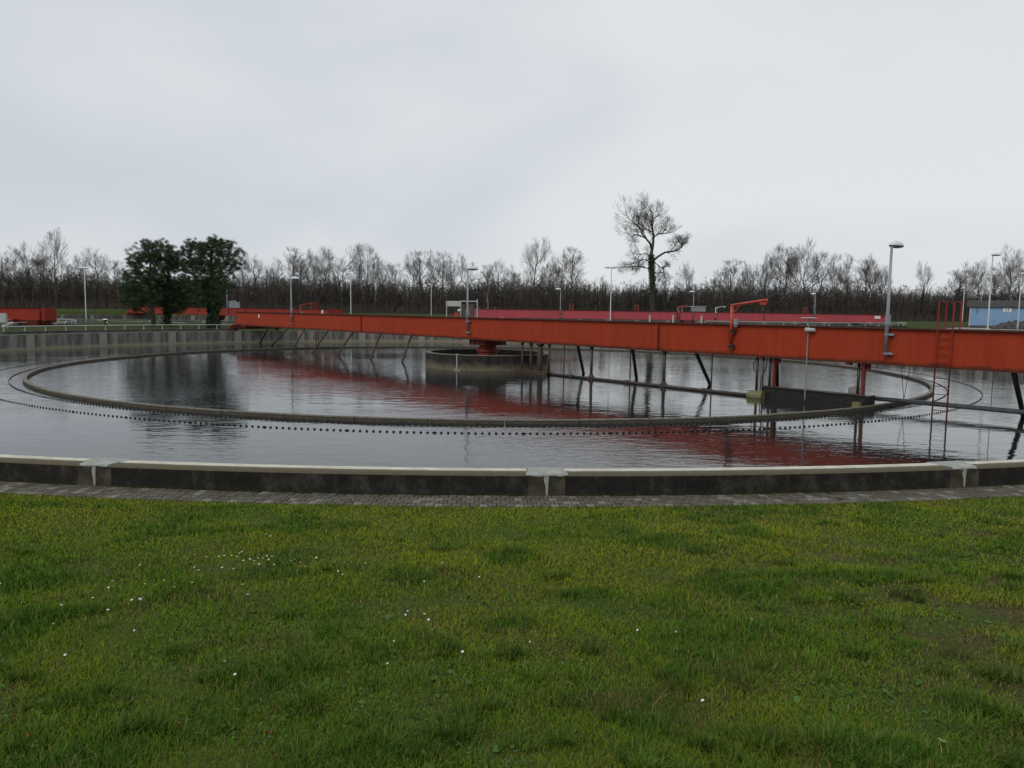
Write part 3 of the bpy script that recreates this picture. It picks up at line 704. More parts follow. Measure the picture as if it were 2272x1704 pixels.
# lifting rod with hand wheel
q = MB(); q.tube([(21.53, -WEB - 0.12, 0.25), (21.53, -WEB - 0.12, ZT + 0.32)], 0.026, 8); rd = q.build('lifting_rod', M_GALV, br)
q = MB(); q.lathe([(0.26, ZT + 0.30), (0.30, ZT + 0.325), (0.26, ZT + 0.345)], 20, (21.53, -WEB - 0.12, 0)); q.build('hand_wheel', M_GALVL, rd)
q = MB(); q.tube([(21.45, -WEB - 0.16, ZT - 0.13), (21.82, -WEB - 0.16, ZT - 0.13)], [0.09, 0.07], 12); q.build('rod_gearbox', M_GALVL, rd)
# feed pipe outward over the launder
q = MB(); q.tube([(23.7, -0.15, 0.44), (34.5, 0.10, 0.44)], 0.085, 12); q.build('outer_pipe', M_PIPEG, br, True)
for a, b in (((24.56, 0, ZB), (24.74, 0, 0.5)), ((24.9, 0, ZB), (24.74, 0, 0.5)), ((27.6, 0, ZB), (27.62, -0.05, 0.47)), ((23.4, -0.6, ZB), (23.45, -0.6, 0.6))):
    q = MB(); q.tube([a, b], 0.011, 5); q.build('stay_cable', M_STEEL, br)
# walkway handrail stubs seen above the girder
for s in (11.9, 13.35, 13.75, 15.0):
    q = MB(); q.box((s, 0.9, ZT + 0.17), (0.05, 0.05, 0.36)); q.build('rail_stub', M_GALVL if s != 13.75 else M_STEEL, br)

# ------------------------------------------------------------------ neighbouring tanks
def far_tank(T, label, wl, segs=30, arc=(0, 360)):
    x, y, r, zr = T
    t = empty('tank_wall', (x, y, 0), 0, label, 'tank wall')
    M = mat('far_tank_concrete', (0.15, 0.145, 0.125), rough=0.9, spec=0.15, var=(0.05, 0.05, 0.045), vscale=0.5, stretch=(1, 1, 0.15), detail=8)
    st = (arc[1] - arc[0]) / segs
    me = None
    mb = MB(); mb.arc([(r - 0.4, zr - 2.2), (r, zr - 2.2), (r, zr), (r - 0.4, zr)], 0.05, st - 0.05, 5); me = mb.mesh('wall_panel', M)
    jp = MB(); jp.arc([(r - 0.415, zr - 1.4), (r + 0.015, zr - 1.4), (r + 0.015, zr + 0.012), (r - 0.415, zr + 0.012)], -0.7, 0.7, 2); jm = jp.mesh('joint_patch', M_INPATCH)
    tp = MB(); tp.arc([(r - 0.36, zr - 0.01), (r - 0.08, zr - 0.01), (r - 0.08, zr + 0.006), (r - 0.36, zr + 0.006)], 0.8, st - 0.8, 5); tm = tp.mesh('running_track', M_TRACK)
    for k in range(segs):
        w = link('wall_panel', me, t, rz=R(arc[0] + k * st)); link('joint_patch', jm, w)
        if T is not TANK2: link('running_track', tm, w)
    disc('water', x, y, zr - 1.2, r - 0.3, wl)
    return t
far_tank(TANK2, 'round concrete tank wall below the faded pink bridge', 'dark water in the tank below the pink bridge')
far_tank(TANK3, 'small round concrete tank wall holding the red bridge at its edge', 'dark water in the smaller round tank', 24)
far_tank(TANK4, 'round concrete tank wall behind the three pine trees', 'dark water in the tank behind the pine trees')

# pink bridge of tank 2
def end_pts(a, b): 
    d = (b - a); return (a + b) / 2, d.length / 2, math.atan2(d.y, d.x)
A_ = at(1034, 700, 114); B_ = at(1935, 705, 124)
c2, h2, phi2 = end_pts(Vector((A_.x, A_.y)), Vector((B_.x, B_.y)))
b2 = empty('scraper_bridge', (TANK2[0], TANK2[1], 0), phi2, 'faded pink red scraper bridge on the tank beyond the orange bridge', 'bridge')
Z2B, Z2T = 2.55, 3.86
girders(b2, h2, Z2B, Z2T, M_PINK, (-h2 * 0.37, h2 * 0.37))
bogie(b2, -29.2, -1, TANK2[3] - 0.35, M_PINK, Z2B); bogie(b2, 29.2, 1, TANK2[3] - 0.35, M_PINK, Z2B)
for s in (-20.2, 0.6, 20.6): bridge_lamp(b2, s, -WEB - 0.16, 2.75, 6.9, PI, 8)
for s in (-18.2, -8.0, 20.0): ladder(b2, s, WEB + 0.09, 1, Z2T, 1.5, M_BRIGHT)
for s in (-1.9, 4.2): davit(b2, s, -WEB - 0.15, Z2T - 0.1, M_GALVL if s > 0 else M_BRIGHT, R(0), 1.6)
q = MB(); q.box((1.9, 0, Z2T + 0.42), (1.9, 1.2, 0.75)); sh = q.build('control_cabinet', M_GALV, b2)
q = MB(); q.box((1.9, 0, Z2T + 0.84), (2.1, 1.4, 0.06)); q.build('cabinet_roof', M_GALVL, sh)
q = MB(); q.tube([(-0.9, -0.5, Z2T), (-0.9, -0.5, Z2T + 0.8), (0.9, -0.5, Z2T + 0.8)], 0.04, 6); q.build('frame_pipe', M_GALVL, sh)
number_plate(b2, h2 - 1.3, -WEB - 0.03, Z2T - 0.45, 1.0, 0.42)
q = MB(); q.box((h2 - 0.35, -WEB - 0.035, Z2T - 0.32), (0.4, 0.03, 0.36)); q.build('bolt_plate', M_DRED, b2)
for s in np.arange(2, 29, 3.6):
    q = MB(); q.tube([(float(s), -0.9, Z2B), (float(s) - 1.0, -1.9, 1.4)], 0.07, 6); q.build('scraper_strut', M_STEEL, b2)
p = MB(); p.lathe([(0.9, 0.9), (0.9, 1.9), (1.2, 2.2), (1.2, 2.5)], 16); p.build('pivot', M_DRED, b2)

# red bridge of tank 3 at the left
b3 = empty('scraper_bridge', (TANK3[0], TANK3[1], 0), R(-4), 'red bridge end with stepped wheel leg on the smaller tank', 'bridge')
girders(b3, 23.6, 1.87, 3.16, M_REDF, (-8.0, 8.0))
bogie(b3, 21.3, 1, 1.40, M_REDF, 1.95); bogie(b3, -21.3, -1, 1.40, M_REDF, 1.95)
q = MB(); q.box((22.4, -0.2, 1.45), (2.2, 2.3, 0.9)); q.box((23.6, 0, 2.35), (0.9, 1.9, 1.4)); lg = q.build('end_leg', M_REDF, b3)
for z in (1.25, 1.55, 1.85): 
    q = MB(); q.box((24.0, -0.6, z), (0.5, 0.9, 0.05)); q.build('step', M_DRED, lg)
q = MB(); q.tube([(15.6, -1.0, 3.1), (15.6, -1.0, 3.75)], 0.02, 6); q.build('rail_stub', M_GALV, b3)

# red bridge of tank 4 behind the pines
b4 = empty('scraper_bridge', (TANK4[0], TANK4[1], 0), math.atan2(-0.66, 0.75), 'old red scraper bridge partly hidden behind the pine trees', 'bridge')
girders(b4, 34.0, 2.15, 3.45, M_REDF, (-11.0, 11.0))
bogie(b4, -31.6, -1, TANK4[3], M_REDF, 2.15); bogie(b4, 31.6, 1, TANK4[3], M_REDF, 2.15)
for s in (-10, 5.5): bridge_lamp(b4, s, -WEB - 0.16, 2.5, 6.6, PI, 8)
for s in np.arange(-28, 29, 3.8):
    q = MB(); q.tube([(float(s), -0.9, 2.2), (float(s) - (1.2 if s < 0 else 0), -1.2, 0.4)], 0.08, 6); q.build('scraper_strut', M_STEEL, b4)
q = MB(); q.box((5.6, 0, 3.95), (1.4, 1.2, 1.0)); sh = q.build('control_cabinet', M_GALV, b4)
q = MB(); q.tube([(4.2, -0.6, 3.4), (4.2, -0.6, 4.55), (7.2, -0.6, 4.55), (7.2, -0.6, 3.4)], 0.06, 6); q.build('frame_pipe', M_GALVL, sh)
pl = number_plate(b4, 32.4, -WEB - 0.06, 2.95, 0.5, 0.75, '3', 'number_plate')
p = MB(); p.lathe([(0.9, 0.3), (0.9, 1.4), (1.2, 1.8), (1.2, 2.1)], 16); p.build('pivot', M_DRED, b4)
q = MB(); q.tube([(-2.0, 0.4, 3.4), (-2.0, 0.4, 5.9)], 0.03, 6); q.build('antenna', M_GALV, b4)
# ------------------------------------------------------------------ guard rails on channel walls
def ring_angle(px, r, cx, cy, far=True):
    """bearing from the tank centre of the point on radius r seen in pixel column px"""
    k = (px - 1136) / F_PX
    a = 1 + k * k; b = -2 * (k * cx + cy); c = cx * cx + cy * cy - r * r
    Y = (-b + (1 if far else -1) * math.sqrt(max(b * b - 4 * a * c, 0))) / (2 * a)
    return math.degrees(math.atan2(Y - cy, k * Y - cx))
def guard_rail(name, cx, cy, r, a0, a1, ztop, zfoot, step, label, wall=None, wm=None):
    o = empty(name, (cx, cy, 0), 0, label, 'railing')
    n = max(2, int(abs(a1 - a0) / step)); da = (a1 - a0) / n
    tb = MB(); pts = [(r * math.cos(R(a0 + (a1 - a0) * k / (4 * n))), r * math.sin(R(a0 + (a1 - a0) * k / (4 * n))), ztop) for k in range(4 * n + 1)]
    tb.tube(pts, 0.035, 8); tb.build('top_rail', M_GALVL, o, True)
    pm = MB(); pm.tube([(r, 0, zfoot), (r, 0, ztop - 0.03)], 0.032, 8); pm.box((r, 0, zfoot + 0.02), (0.12, 0.12, 0.04)); me = pm.mesh('post', M_GALVL)
    for k in range(n + 1): link('post', me, o, rz=R(a0 + da * k))
    if wall:
        for k in range(n):
            w = MB(); w.arc([(wall[0], wall[2]), (wall[1], wall[2]), (wall[1], zfoot), (wall[0], zfoot)], a0 + da * k + 0.02, a0 + da * (k + 1) - 0.02, 3); w.build('channel_wall', wm or M_CHAN, o)
    return o
M_CHAN = mat('dark_channel_concrete', (0.06, 0.058, 0.054), rough=0.9, var=(0.10, 0.098, 0.09), vscale=1.2, stretch=(1, 1, 0.3), detail=8)
aL = ring_angle(8, 38.2, CX, CY); aR = ring_angle(520, 38.2, CX, CY)
guard_rail('guard_rail', CX, CY, 38.2, aR, aL, 1.82, 1.46, 2.55, 'grey tube railing on the dark channel wall behind the tank', (38.0, 38.4, 0.6))
a2L = ring_angle(1560, 30.2, TANK2[0], TANK2[1], False); a2R = ring_angle(2065, 29.9, TANK2[0], TANK2[1], False)
guard_rail('guard_rail', TANK2[0], TANK2[1], 30.3, a2L, -12, 2.72, 2.36, 5.5, 'thin grey railing in front of the pink bridge tank', (30.1, 30.5, 0.8), mat('mossy_dark_concrete', (0.022, 0.026, 0.014), rough=0.95, var=(0.04, 0.045, 0.025), vscale=0.8))
guard_rail('guard_rail', TANK3[0], TANK3[1], 22.4, -80, 60, 1.62, 1.30, 6.0, 'thin grey railing round the smaller tank', (22.3, 22.5, 0.2))

# pale chute and cabinet at the left end of the rail
P_ = at(6, 733, 72); o = empty('control_cabinet', (P_.x, P_.y, gz(P_.x, P_.y)), 0.3, 'pale grey electrical cabinet beside the railing end', 'cabinet')
q = MB(); q.box((0, 0, 1.0), (0.75, 0.45, 0.85)); b_ = q.build('body', M_GALVL, o)
q = MB(); q.box((0, -0.24, 1.0), (0.66, 0.02, 0.76)); q.build('door', M_GALVL, b_)
q = MB(); q.box((-0.3, 0, 0.28), (0.08, 0.08, 0.6)); q.box((0.3, 0, 0.28), (0.08, 0.08, 0.6)); q.build('leg', M_GALV, o)
P_ = at(17, 738, 73); g_ = gz(P_.x, P_.y)
o = empty('overflow_pipe', (P_.x, P_.y, g_), 0.2, 'short shiny sloping pipe at the end of the channel', 'pipe')
q = MB(); q.tube([(-0.45, 0, 0.12), (0.5, 0, 0.52)], 0.16, 12); q.build('tube', M_GALVL, o, True)
q = MB(); q.box((0, 0, 0.12), (0.2, 0.2, 0.3)); q.build('foot', M_GALV, o)

# ------------------------------------------------------------------ small things behind
street_lamp(187, 596, 95, 8.1, 'double headed grey street lamp left of the pine trees', 0.0, 1.0, True)
street_lamp(778, 607, 106, 8.4, 'slim street lamp in front of the oak with crooked limbs', PI, 1.0)
street_lamp(957, 632, 140, 8.2, 'slim street lamp left of the small brick hut', PI, 1.0)
street_lamp(1357, 594, 85, 8.5, 'street lamp with flat double head near the ivy clad tree', 0.0, 1.0, True)
street_lamp(2203, 566, 60, 8.45, 'tall street lamp with flat head in front of the blue shed', 0.15, 1.05)
street_lamp(2140, 640, 122, 8.2, 'slim street lamp beside the end of the blue shed', PI, 0.9)
street_lamp(2267, 605, 84, 8.4, 'street lamp standing beyond the gravel heaps', 0.2, 1.0)

def hut():
    Y = 90; a = at(990, 705, Y); b = at(1060, 705, Y); g = gz((a.x + b.x) / 2, Y); top = at(1020, 667, Y).z
    o = empty('pump_hut', ((a.x + b.x) / 2, Y, g), 0, 'small brick pump hut with a grey framed canopy behind the bridge', 'hut')
    M_BR = bpy.data.materials.new('dark_brick_wall'); M_BR.use_nodes = True; G = NG(M_BR)
    bt = G.n('ShaderNodeTexBrick'); bt.inputs['Scale'].default_value = 5.0; bt.inputs['Color1'].default_value = (0.085, 0.062, 0.05, 1); bt.inputs['Color2'].default_value = (0.11, 0.08, 0.062, 1); bt.inputs['Mortar'].default_value = (0.12, 0.11, 0.10, 1); bt.inputs['Mortar Size'].default_value = 0.012
    rot = G.n('ShaderNodeMapping'); rot.inputs['Rotation'].default_value = (PI / 2, 0, 0); G.l(G.obj(), rot.inputs['Vector']); G.l(rot.outputs[0], bt.inputs['Vector']); G.l(bt.outputs[0], G.b.inputs['Base Color']); G.b.inputs['Roughness'].default_value = 0.9
    H = top - g; W = (b.x - a.x)
    q = MB(); q.box((W * 0.12, 1.2, (H - 0.3) / 2 - 0.15), (1.6, 2.2, H - 0.2)); wl = q.build('brick_wall', M_BR, o)
    q = MB(); q.box((W * 0.10, 0.09, H - 0.65), (0.12, 0.04, 0.7)); q.build('vent_slot', M_DARK, wl)
    q = MB(); q.box((-0.35, 0.06, H - 1.1), (0.35, 0.03, 0.25)); q.build('sign_plate', M_WHITE, wl)
    q = MB(); q.box((-W * 0.28, 0.7, H - 0.36), (W * 0.46, 1.4, 0.62)); q.build('canopy_fascia', M_GALVL, o)
    q = MB(); q.box((W * 0.20, 0.7, H - 0.06), (W * 0.56, 1.5, 0.12)); q.build('canopy_beam', M_GALVL, o)
    for x in (-W * 0.49, -W * 0.04, W * 0.48):
        q = MB(); q.box((x, -0.05, H / 2 - 0.1), (0.10, 0.10, H + 0.1 + (0.5 if x > W * 0.4 else 0))); q.build('canopy_post', M_GALVL, o)
    q = MB(); q.box((-W * 0.17, -0.5, H * 0.28), (0.45, 0.3, H * 0.66)); q.tube([(-W * .17 - .3, -.5, H * .3), (-W * .17 - 0.8, -.5, 0)], 0.05, 6); q.build('red_valve_box', M_BRIGHT, o)
hut()
for px in (1063, 1081, 1099):
    p_ = at(px, 684, 88); g_ = gz(p_.x, p_.y)
    o = empty('valve_post', (p_.x, p_.y, g_), 0, 'slim grey valve post standing right of the pump hut', 'post', 'valve posts by the pump hut')
    q = MB(); q.tube([(0, 0, -0.05), (0, 0, p_.z - g_)], 0.05, 8); q.build('stem', M_PIPEG, o)
    q = MB(); q.lathe([(0.16, -0.04), (0.18, 0.0), (0.16, 0.05)], 12, (0, 0, p_.z - g_)); q.build('hand_wheel', M_PIPEG, o)

# hydrant, bench and marker post
p_ = at(234, 726, 82); g_ = gz(p_.x, p_.y); o = empty('hydrant', (p_.x, p_.y, g_), 0, 'dark green hydrant with white cap on the grass behind the railing', 'hydrant')
q = MB(); q.tube([(0, 0, -0.05), (0, 0, 0.62), (0, 0, 0.70)], [0.13, 0.13, 0.18], 10); b_ = q.build('barrel', mat('dark_green_paint', (0.02, 0.035, 0.025), var=(0.015, 0.025, 0.02)), o)
q = MB(); q.lathe([(0.22, 0.70), (0.26, 0.76), (0.14, 0.84)], 12); q.build('cap', M_WHITE, b_)
q = MB(); q.tube([(0, 0, 0.45), (0.26, 0, 0.45)], 0.07, 8); q.build('outlet', M_WHITE, b_)
p_ = at(650, 731, 86.5); g_ = gz(p_.x, p_.y); o = empty('garden_table', (p_.x, p_.y, g_), 0, 'low slab table on the grass seen below the bridge girder', 'table')
q = MB(); q.box((0, 0, 0.56), (0.8, 0.6, 0.07)); q.build('table_top', M_GALVL, o)
for x in (-0.28, 0.28): q = MB(); q.box((x, 0, 0.24), (0.10, 0.45, 0.56)); q.build('leg', M_PIPEG, o)
p_ = at(1951, 716, 118); g_ = gz(p_.x, p_.y); o = empty('marker_post', (p_.x, p_.y, g_), 0, 'thin white marker post on the grass right of the pink bridge', 'post')
q = MB(); q.tube([(0, 0, -0.05), (0, 0, 1.0)], 0.06, 8); q.build('stake', M_WHITE, o); q = MB(); q.lathe([(0.14, 0.98), (0.15, 1.1), (0.08, 1.18)], 10); q.build('cap', M_WHITE, o)

# ------------------------------------------------------------------ blue shed, heaps, road
def shed():
    Y = 106; a = at(2149, 722, Y); g = gz(a.x + 4, Y); top = at(2149, 680.5, Y).z; Lg = 13.0
    o = empty('site_shed', (a.x, Y, g), R(-31), 'long light blue metal shed with a dark roof and number plate 25', 'shed')
    M_B = mat('light_blue_sheet_metal', (0.22, 0.36, 0.54), rough=0.55, spec=0.3, var=(0.19, 0.32, 0.49), vscale=0.6)
    M_R = mat('dark_shed_roof', (0.05, 0.047, 0.043), rough=0.85, var=(0.035, 0.034, 0.032), vscale=2)
    H = top - g
    n = 13
    for k in range(n):
        q = MB(); w = Lg / n; q.box((w * (k + 0.5), 0, H / 2), (w - 0.02, 0.08, H - 0.02)); pn = q.build('wall_panel', M_B, o)
        q = MB(); q.box((w * (k + 0.98), -0.05, H / 2), (0.05, 0.04, H - 0.05)); q.build('rib', M_B, pn)
    q = MB(); q.box((0.02, 2.6, H / 2), (0.06, 5.0, H - 0.02)); q.build('end_wall', M_GALV, o)
    q = MB(); q.box((Lg / 2, 5.2, H / 2), (Lg, 0.08, H - 0.02)); q.build('back_wall', M_B, o)
    q = MB(); q.prism([(-0.25, H), (2.6, H + 0.95), (5.45, H), (5.45, H - 0.08), (-0.25, H - 0.08)], -0.35, Lg + 0.3); q.build('roof', M_R, o)
    q = MB(); q.box((0.06, -0.08, H / 2), (0.14, 0.08, H)); q.build('corner_post', M_GALVL, o)
    q = MB(); q.box((0.9, -0.08, H * 0.83), (0.12, 0.06, H * 0.30)); q.build('vent', M_PIPEG, o)
    q = MB(); q.box((Lg / 2, -0.06, 0.09), (Lg, 0.05, 0.2)); q.build('plinth', M_PIPEG, o)
    s = at(2231, 687.5, Y - 2.6); sx = 4.35; q = MB(); q.box((sx, -0.08, s.z - g), (0.95, 0.03, 0.58)); sp = q.build('number_plate', M_WHITE, o)
    text_part('25', sp, (sx, -0.10, s.z - g), 0.66)
    q = MB(); q.tube([(1.3, 2.0, H + 0.6), (1.3, 2.0, H + 1.7)], 0.03, 6); q.lathe([(0.10, H + 1.6), (0.22, H + 1.75), (0.12, H + 2.0)], 10, (1.3, 2.0, 0)); q.build('roof_vent', M_GALVL, o)
shed()
def heap(px, Y, w, h, label, seed):
    p_ = at(px, 724, Y); g = gz(p_.x, Y); rr = random.Random(seed); rings, n = 9, 22; V = []; F = []
    for i in range(rings + 1):
        f = i / rings
        for k in range(n):
            t = 2 * PI * k / n; wob = 1 + 0.16 * math.sin(3 * t + seed) + rr.uniform(-0.06, 0.06)
            V.append((w * (1 - f) * wob * math.cos(t), w * 0.8 * (1 - f) * wob * math.sin(t), h * (f ** 0.85) + (rr.uniform(-0.05, 0.05) if 0 < i else -0.15)))
    for i in range(rings):
        for k in range(n): F.append((i * n + k, i * n + (k + 1) % n, (i + 1) * n + (k + 1) % n, (i + 1) * n + k))
    mb = MB(); mb.add(V, F); o = mb.build('gravel_heap', M_HEAP, loc=(p_.x, Y, g)); tag(o, label, 'heap', 'gravel heaps before the blue shed')
M_HEAP = mat('dark_gravel', (0.03, 0.029, 0.028), rough=0.95, var=(0.085, 0.08, 0.075), vscale=4, stretch=(1, 1, 0.5), bump=0.8, bscale=10)
for k, (px, w, h) in enumerate(((2222, 1.6, 0.85), (2238, 1.7, 1.1), (2254, 1.6, 1.25), (2270, 1.8, 1.15), (2288, 1.9, 1.3))):
    heap(px, 99 - 0.5 * k, w, h, 'dark grey gravel heap in front of the blue shed', 3 + k)
def ribbon(name, pts, w, material, label, lift=0.012):
    V = []; F = []; m = 8
    P2 = []
    for i in range(len(pts) - 1):
        for k in range(10): t = k / 10; P2.append((pts[i][0] * (1 - t) + pts[i + 1][0] * t, pts[i][1] * (1 - t) + pts[i + 1][1] * t))
    P2.append(pts[-1])
    for i, p_ in enumerate(P2):
        a = P2[max(i - 1, 0)]; b = P2[min(i + 1, len(P2) - 1)]; dx, dy = b[0] - a[0], b[1] - a[1]; l_ = math.hypot(dx, dy); nx, ny = -dy / l_, dx / l_
        for k in range(m + 1):
            s = (k / m - 0.5) * w; x, y = p_[0] + nx * s, p_[1] + ny * s; V.append((x, y, gz(x, y) + lift + 0.03))
    for i in range(len(P2) - 1):
        for k in range(m): F.append((i * (m + 1) + k, (i + 1) * (m + 1) + k, (i + 1) * (m + 1) + k + 1, i * (m + 1) + k + 1))
    mb = MB(); mb.add(V, F); o = mb.build(name, material); tag(o, label, name.replace('_', ' '), kind='structure')
M_ROAD = mat('pale_concrete_road', (0.30, 0.285, 0.245), rough=0.9, var=(0.23, 0.22, 0.19), vscale=0.8, bump=0.3, bscale=12)
ribbon('road', [(59, 103), (66, 95.5), (78, 89), (100, 80)], 6.0, M_ROAD, 'pale concrete road in front of the gravel heaps')
ribbon('path', [(-66, 105), (-50, 97.5), (-30, 97), (-12, 103)], 0.7, M_ROAD, 'thin pale path behind the pine trees')

# ------------------------------------------------------------------ vegetation: bare trees
M_BARK = mat('grey_brown_bark', (0.06, 0.053, 0.044), rough=0.95, spec=0.1, var=(0.10, 0.087, 0.07), vscale=1.5, stretch=(1, 1, 0.3))
M_TWIG = mat('bare_twigs', (0.075, 0.062, 0.052), rough=0.95, spec=0.08, var=(0.10, 0.084, 0.066), vscale=0.4)
M_BIRCH = mat('pale_birch_bark', (0.35, 0.34, 0.31), rough=0.9, var=(0.12, 0.11, 0.10), vscale=3)
M_IVY = mat('dark_ivy_leaves', (0.016, 0.032, 0.014), rough=0.6, spec=0.3, var=(0.030, 0.052, 0.020), vscale=1.5)
M_WOOD = mat('brown_thicket_twigs', (0.062, 0.054, 0.046), rough=0.95, spec=0.05, var=(0.080, 0.069, 0.058), vscale=0.06, world_pos=True, stretch=(1, 1, 0.5), contrast=(0.3, 0.7))

class Tree:
    def __init__(self, seed): self.r = random.Random(seed); self.tr = MB(); self.cr = MB(); self.tw = []
    def rdir(self, d, ang):
        r = self.r
        a = d.orthogonal().normalized(); b = d.cross(a); t = r.uniform(0, 2 * PI)
        return (d * math.cos(ang) + (a * math.cos(t) + b * math.sin(t)) * math.sin(ang)).normalized()
    def limb(self, p, d, ln, rad, depth, up, mb, bend=0.16, kids=None, spread=0.75):
        r = self.r; n = 5 if depth < 2 else 4; pts = [p.copy()]; q = p.copy(); dd = d.copy()
        for i in range(n):
            dd = (dd + Vector((r.gauss(0, bend), r.gauss(0, bend), r.gauss(0, bend) + up * 0.10))).normalized()
            q = q + dd * (ln / n); pts.append(q.copy())
        rads = [rad * (1 - 0.72 * i / n) for i in range(n + 1)]
        mb.tube(pts, rads, 6 if depth == 0 else (4 if depth < 2 else 3), cap=False)
        return pts, rads
    def twigs(self, p, d, ln, up, count):
        r = self.r
        for _ in range(count):
            e = self.rdir(d, r.uniform(0.1, 0.6)); e = (e + Vector((0, 0, up * 0.25))).normalized()
            l_ = ln * r.uniform(0.5, 1.2); m = p + e * l_ * 0.5 + Vector((r.gauss(0, .06), r.gauss(0, .06), r.gauss(0, .06))) * l_
            t = p + e * l_; w = 0.0135
            s = Vector((r.gauss(0, 1), r.gauss(0, 1), r.gauss(0, .4))).normalized() * w
            self.tw.append((p - s, p + s, m + s * 0.7, m - s * 0.7, t))
            if r.random() < 0.6:
                e2 = self.rdir(e, 0.6); self.tw.append((m - s * .7, m + s * .7, m + e2 * l_ * .3 + s * .5, m + e2 * l_ * .3 - s * .5, m + e2 * l_ * 0.55))
    def branch(self, p, d, ln, rad, depth, up, maxd=3, spread=0.75, tw=5):
        pts, rads = self.limb(p, d, ln, rad, depth, up, self.cr)
        r = self.r
        if depth >= maxd:
            for i in range(1, len(pts)): self.twigs(pts[i], (pts[i] - pts[i - 1]).normalized(), ln * 0.7 + 0.45, up, tw)
            return
        k = r.randint(3, 5) if depth < 2 else r.randint(2, 4)
        for j in range(k):
            f = 0.25 + 0.72 * (j + r.random() * 0.6) / k; i = min(int(f * (len(pts) - 1)), len(pts) - 2)
            t = f * (len(pts) - 1) - i; s = pts[i].lerp(pts[i + 1], min(t, 1)); dd = (pts[i + 1] - pts[i]).normalized()
            self.branch(s, self.rdir(dd, r.uniform(0.35, spread)), ln * r.uniform(0.5, 0.8) * (1.15 - 0.4 * f), rads[i] * 0.62, depth + 1, up, maxd, spread, tw)
        dd = (pts[-1] - pts[-2]).normalized()
        self.branch(pts[-1], self.rdir(dd, 0.2), ln * 0.45, rads[-1] * 0.95, depth + 1, up, maxd, spread, tw)
    def crown_mesh(self):
        for a, b, c, d, e in self.tw:
            self.cr.mi = 1; self.cr.add([a, b, c, d, e], [(0, 1, 2, 3), (3, 2, 4)])
        self.cr.mi = 0
        return self.cr

def bare_tree_meshes(seed, h, kind):
    """returns trunk and crown meshes of a leafless tree of height h standing at the origin"""
    T = Tree(seed); r = T.r
    th = h * {'tall': 0.95, 'round': 0.55, 'slim': 0.97, 'oak': 0.5}[kind]
    n = 9; pts = []; x = y = 0.0
    for i in range(n + 1):
        pts.append(Vector((x, y, -0.3 + (th + 0.3) * i / n))); x += r.gauss(0, 0.012 * h * (2 if kind == 'oak' else 1)); y += r.gauss(0, 0.012 * h)
    R0 = h * {'tall': 0.016, 'round': 0.021, 'slim': 0.013, 'oak': 0.024}[kind]
    rads = [R0 * (1 - 0.85 * (i / n) ** 1.1) + 0.02 for i in range(n + 1)]
    T.tr.tube(pts, rads, 7)
    def on(f):
        i = min(int(f * n), n - 1); return pts[i].lerp(pts[i + 1], f * n - i), rads[i]
    if kind in ('tall', 'slim'):
        k = 20 if kind == 'tall' else 17
        for j in range(k):
            f = 0.36 + 0.62 * j / k; p, rd = on(f); t = j * 2.4 + r.uniform(-.5, .5)
            rise = r.uniform(0.5, 1.0); d = Vector((math.cos(t), math.sin(t), rise * (1.5 if kind == 'slim' else 1.0))).normalized()
            T.branch(p, d, h * (0.27 if kind == 'tall' else 0.20) * (1.18 - 0.72 * abs(f - 0.55) * 1.3) * r.uniform(0.7, 1.1), rd * 0.55, 1, 0.8, 3, 0.8, 2)
    else:
        k = 7 if kind == 'round' else 6
        for j in range(k):
            f = 0.55 + 0.44 * j / k; p, rd = on(f); t = j * 2.4 + r.uniform(-.4, .4)
            d = Vector((math.cos(t), math.sin(t), r.uniform(0.7, 1.5) if kind == 'round' else r.uniform(0.25, 1.0))).normalized()
            T.branch(p, d, h * 0.36 * r.uniform(0.8, 1.1), rd * 0.62, 0, 0.7 if kind == 'round' else 0.35, 3, 0.8, 2)
        p, rd = on(0.99); T.branch(p, Vector((0.05, 0, 1)), h * 0.38, rd * 1.0, 0, 0.8, 3, 0.7, 2)
    tm = T.tr.mesh('trunk', M_BARK, True); cm = T.crown_mesh().mesh('crown', [M_BARK, M_TWIG])
    # scale so that the crown top is exactly at h
    zmax = max(v[2] for v in T.cr.v); return tm, cm, h / zmax

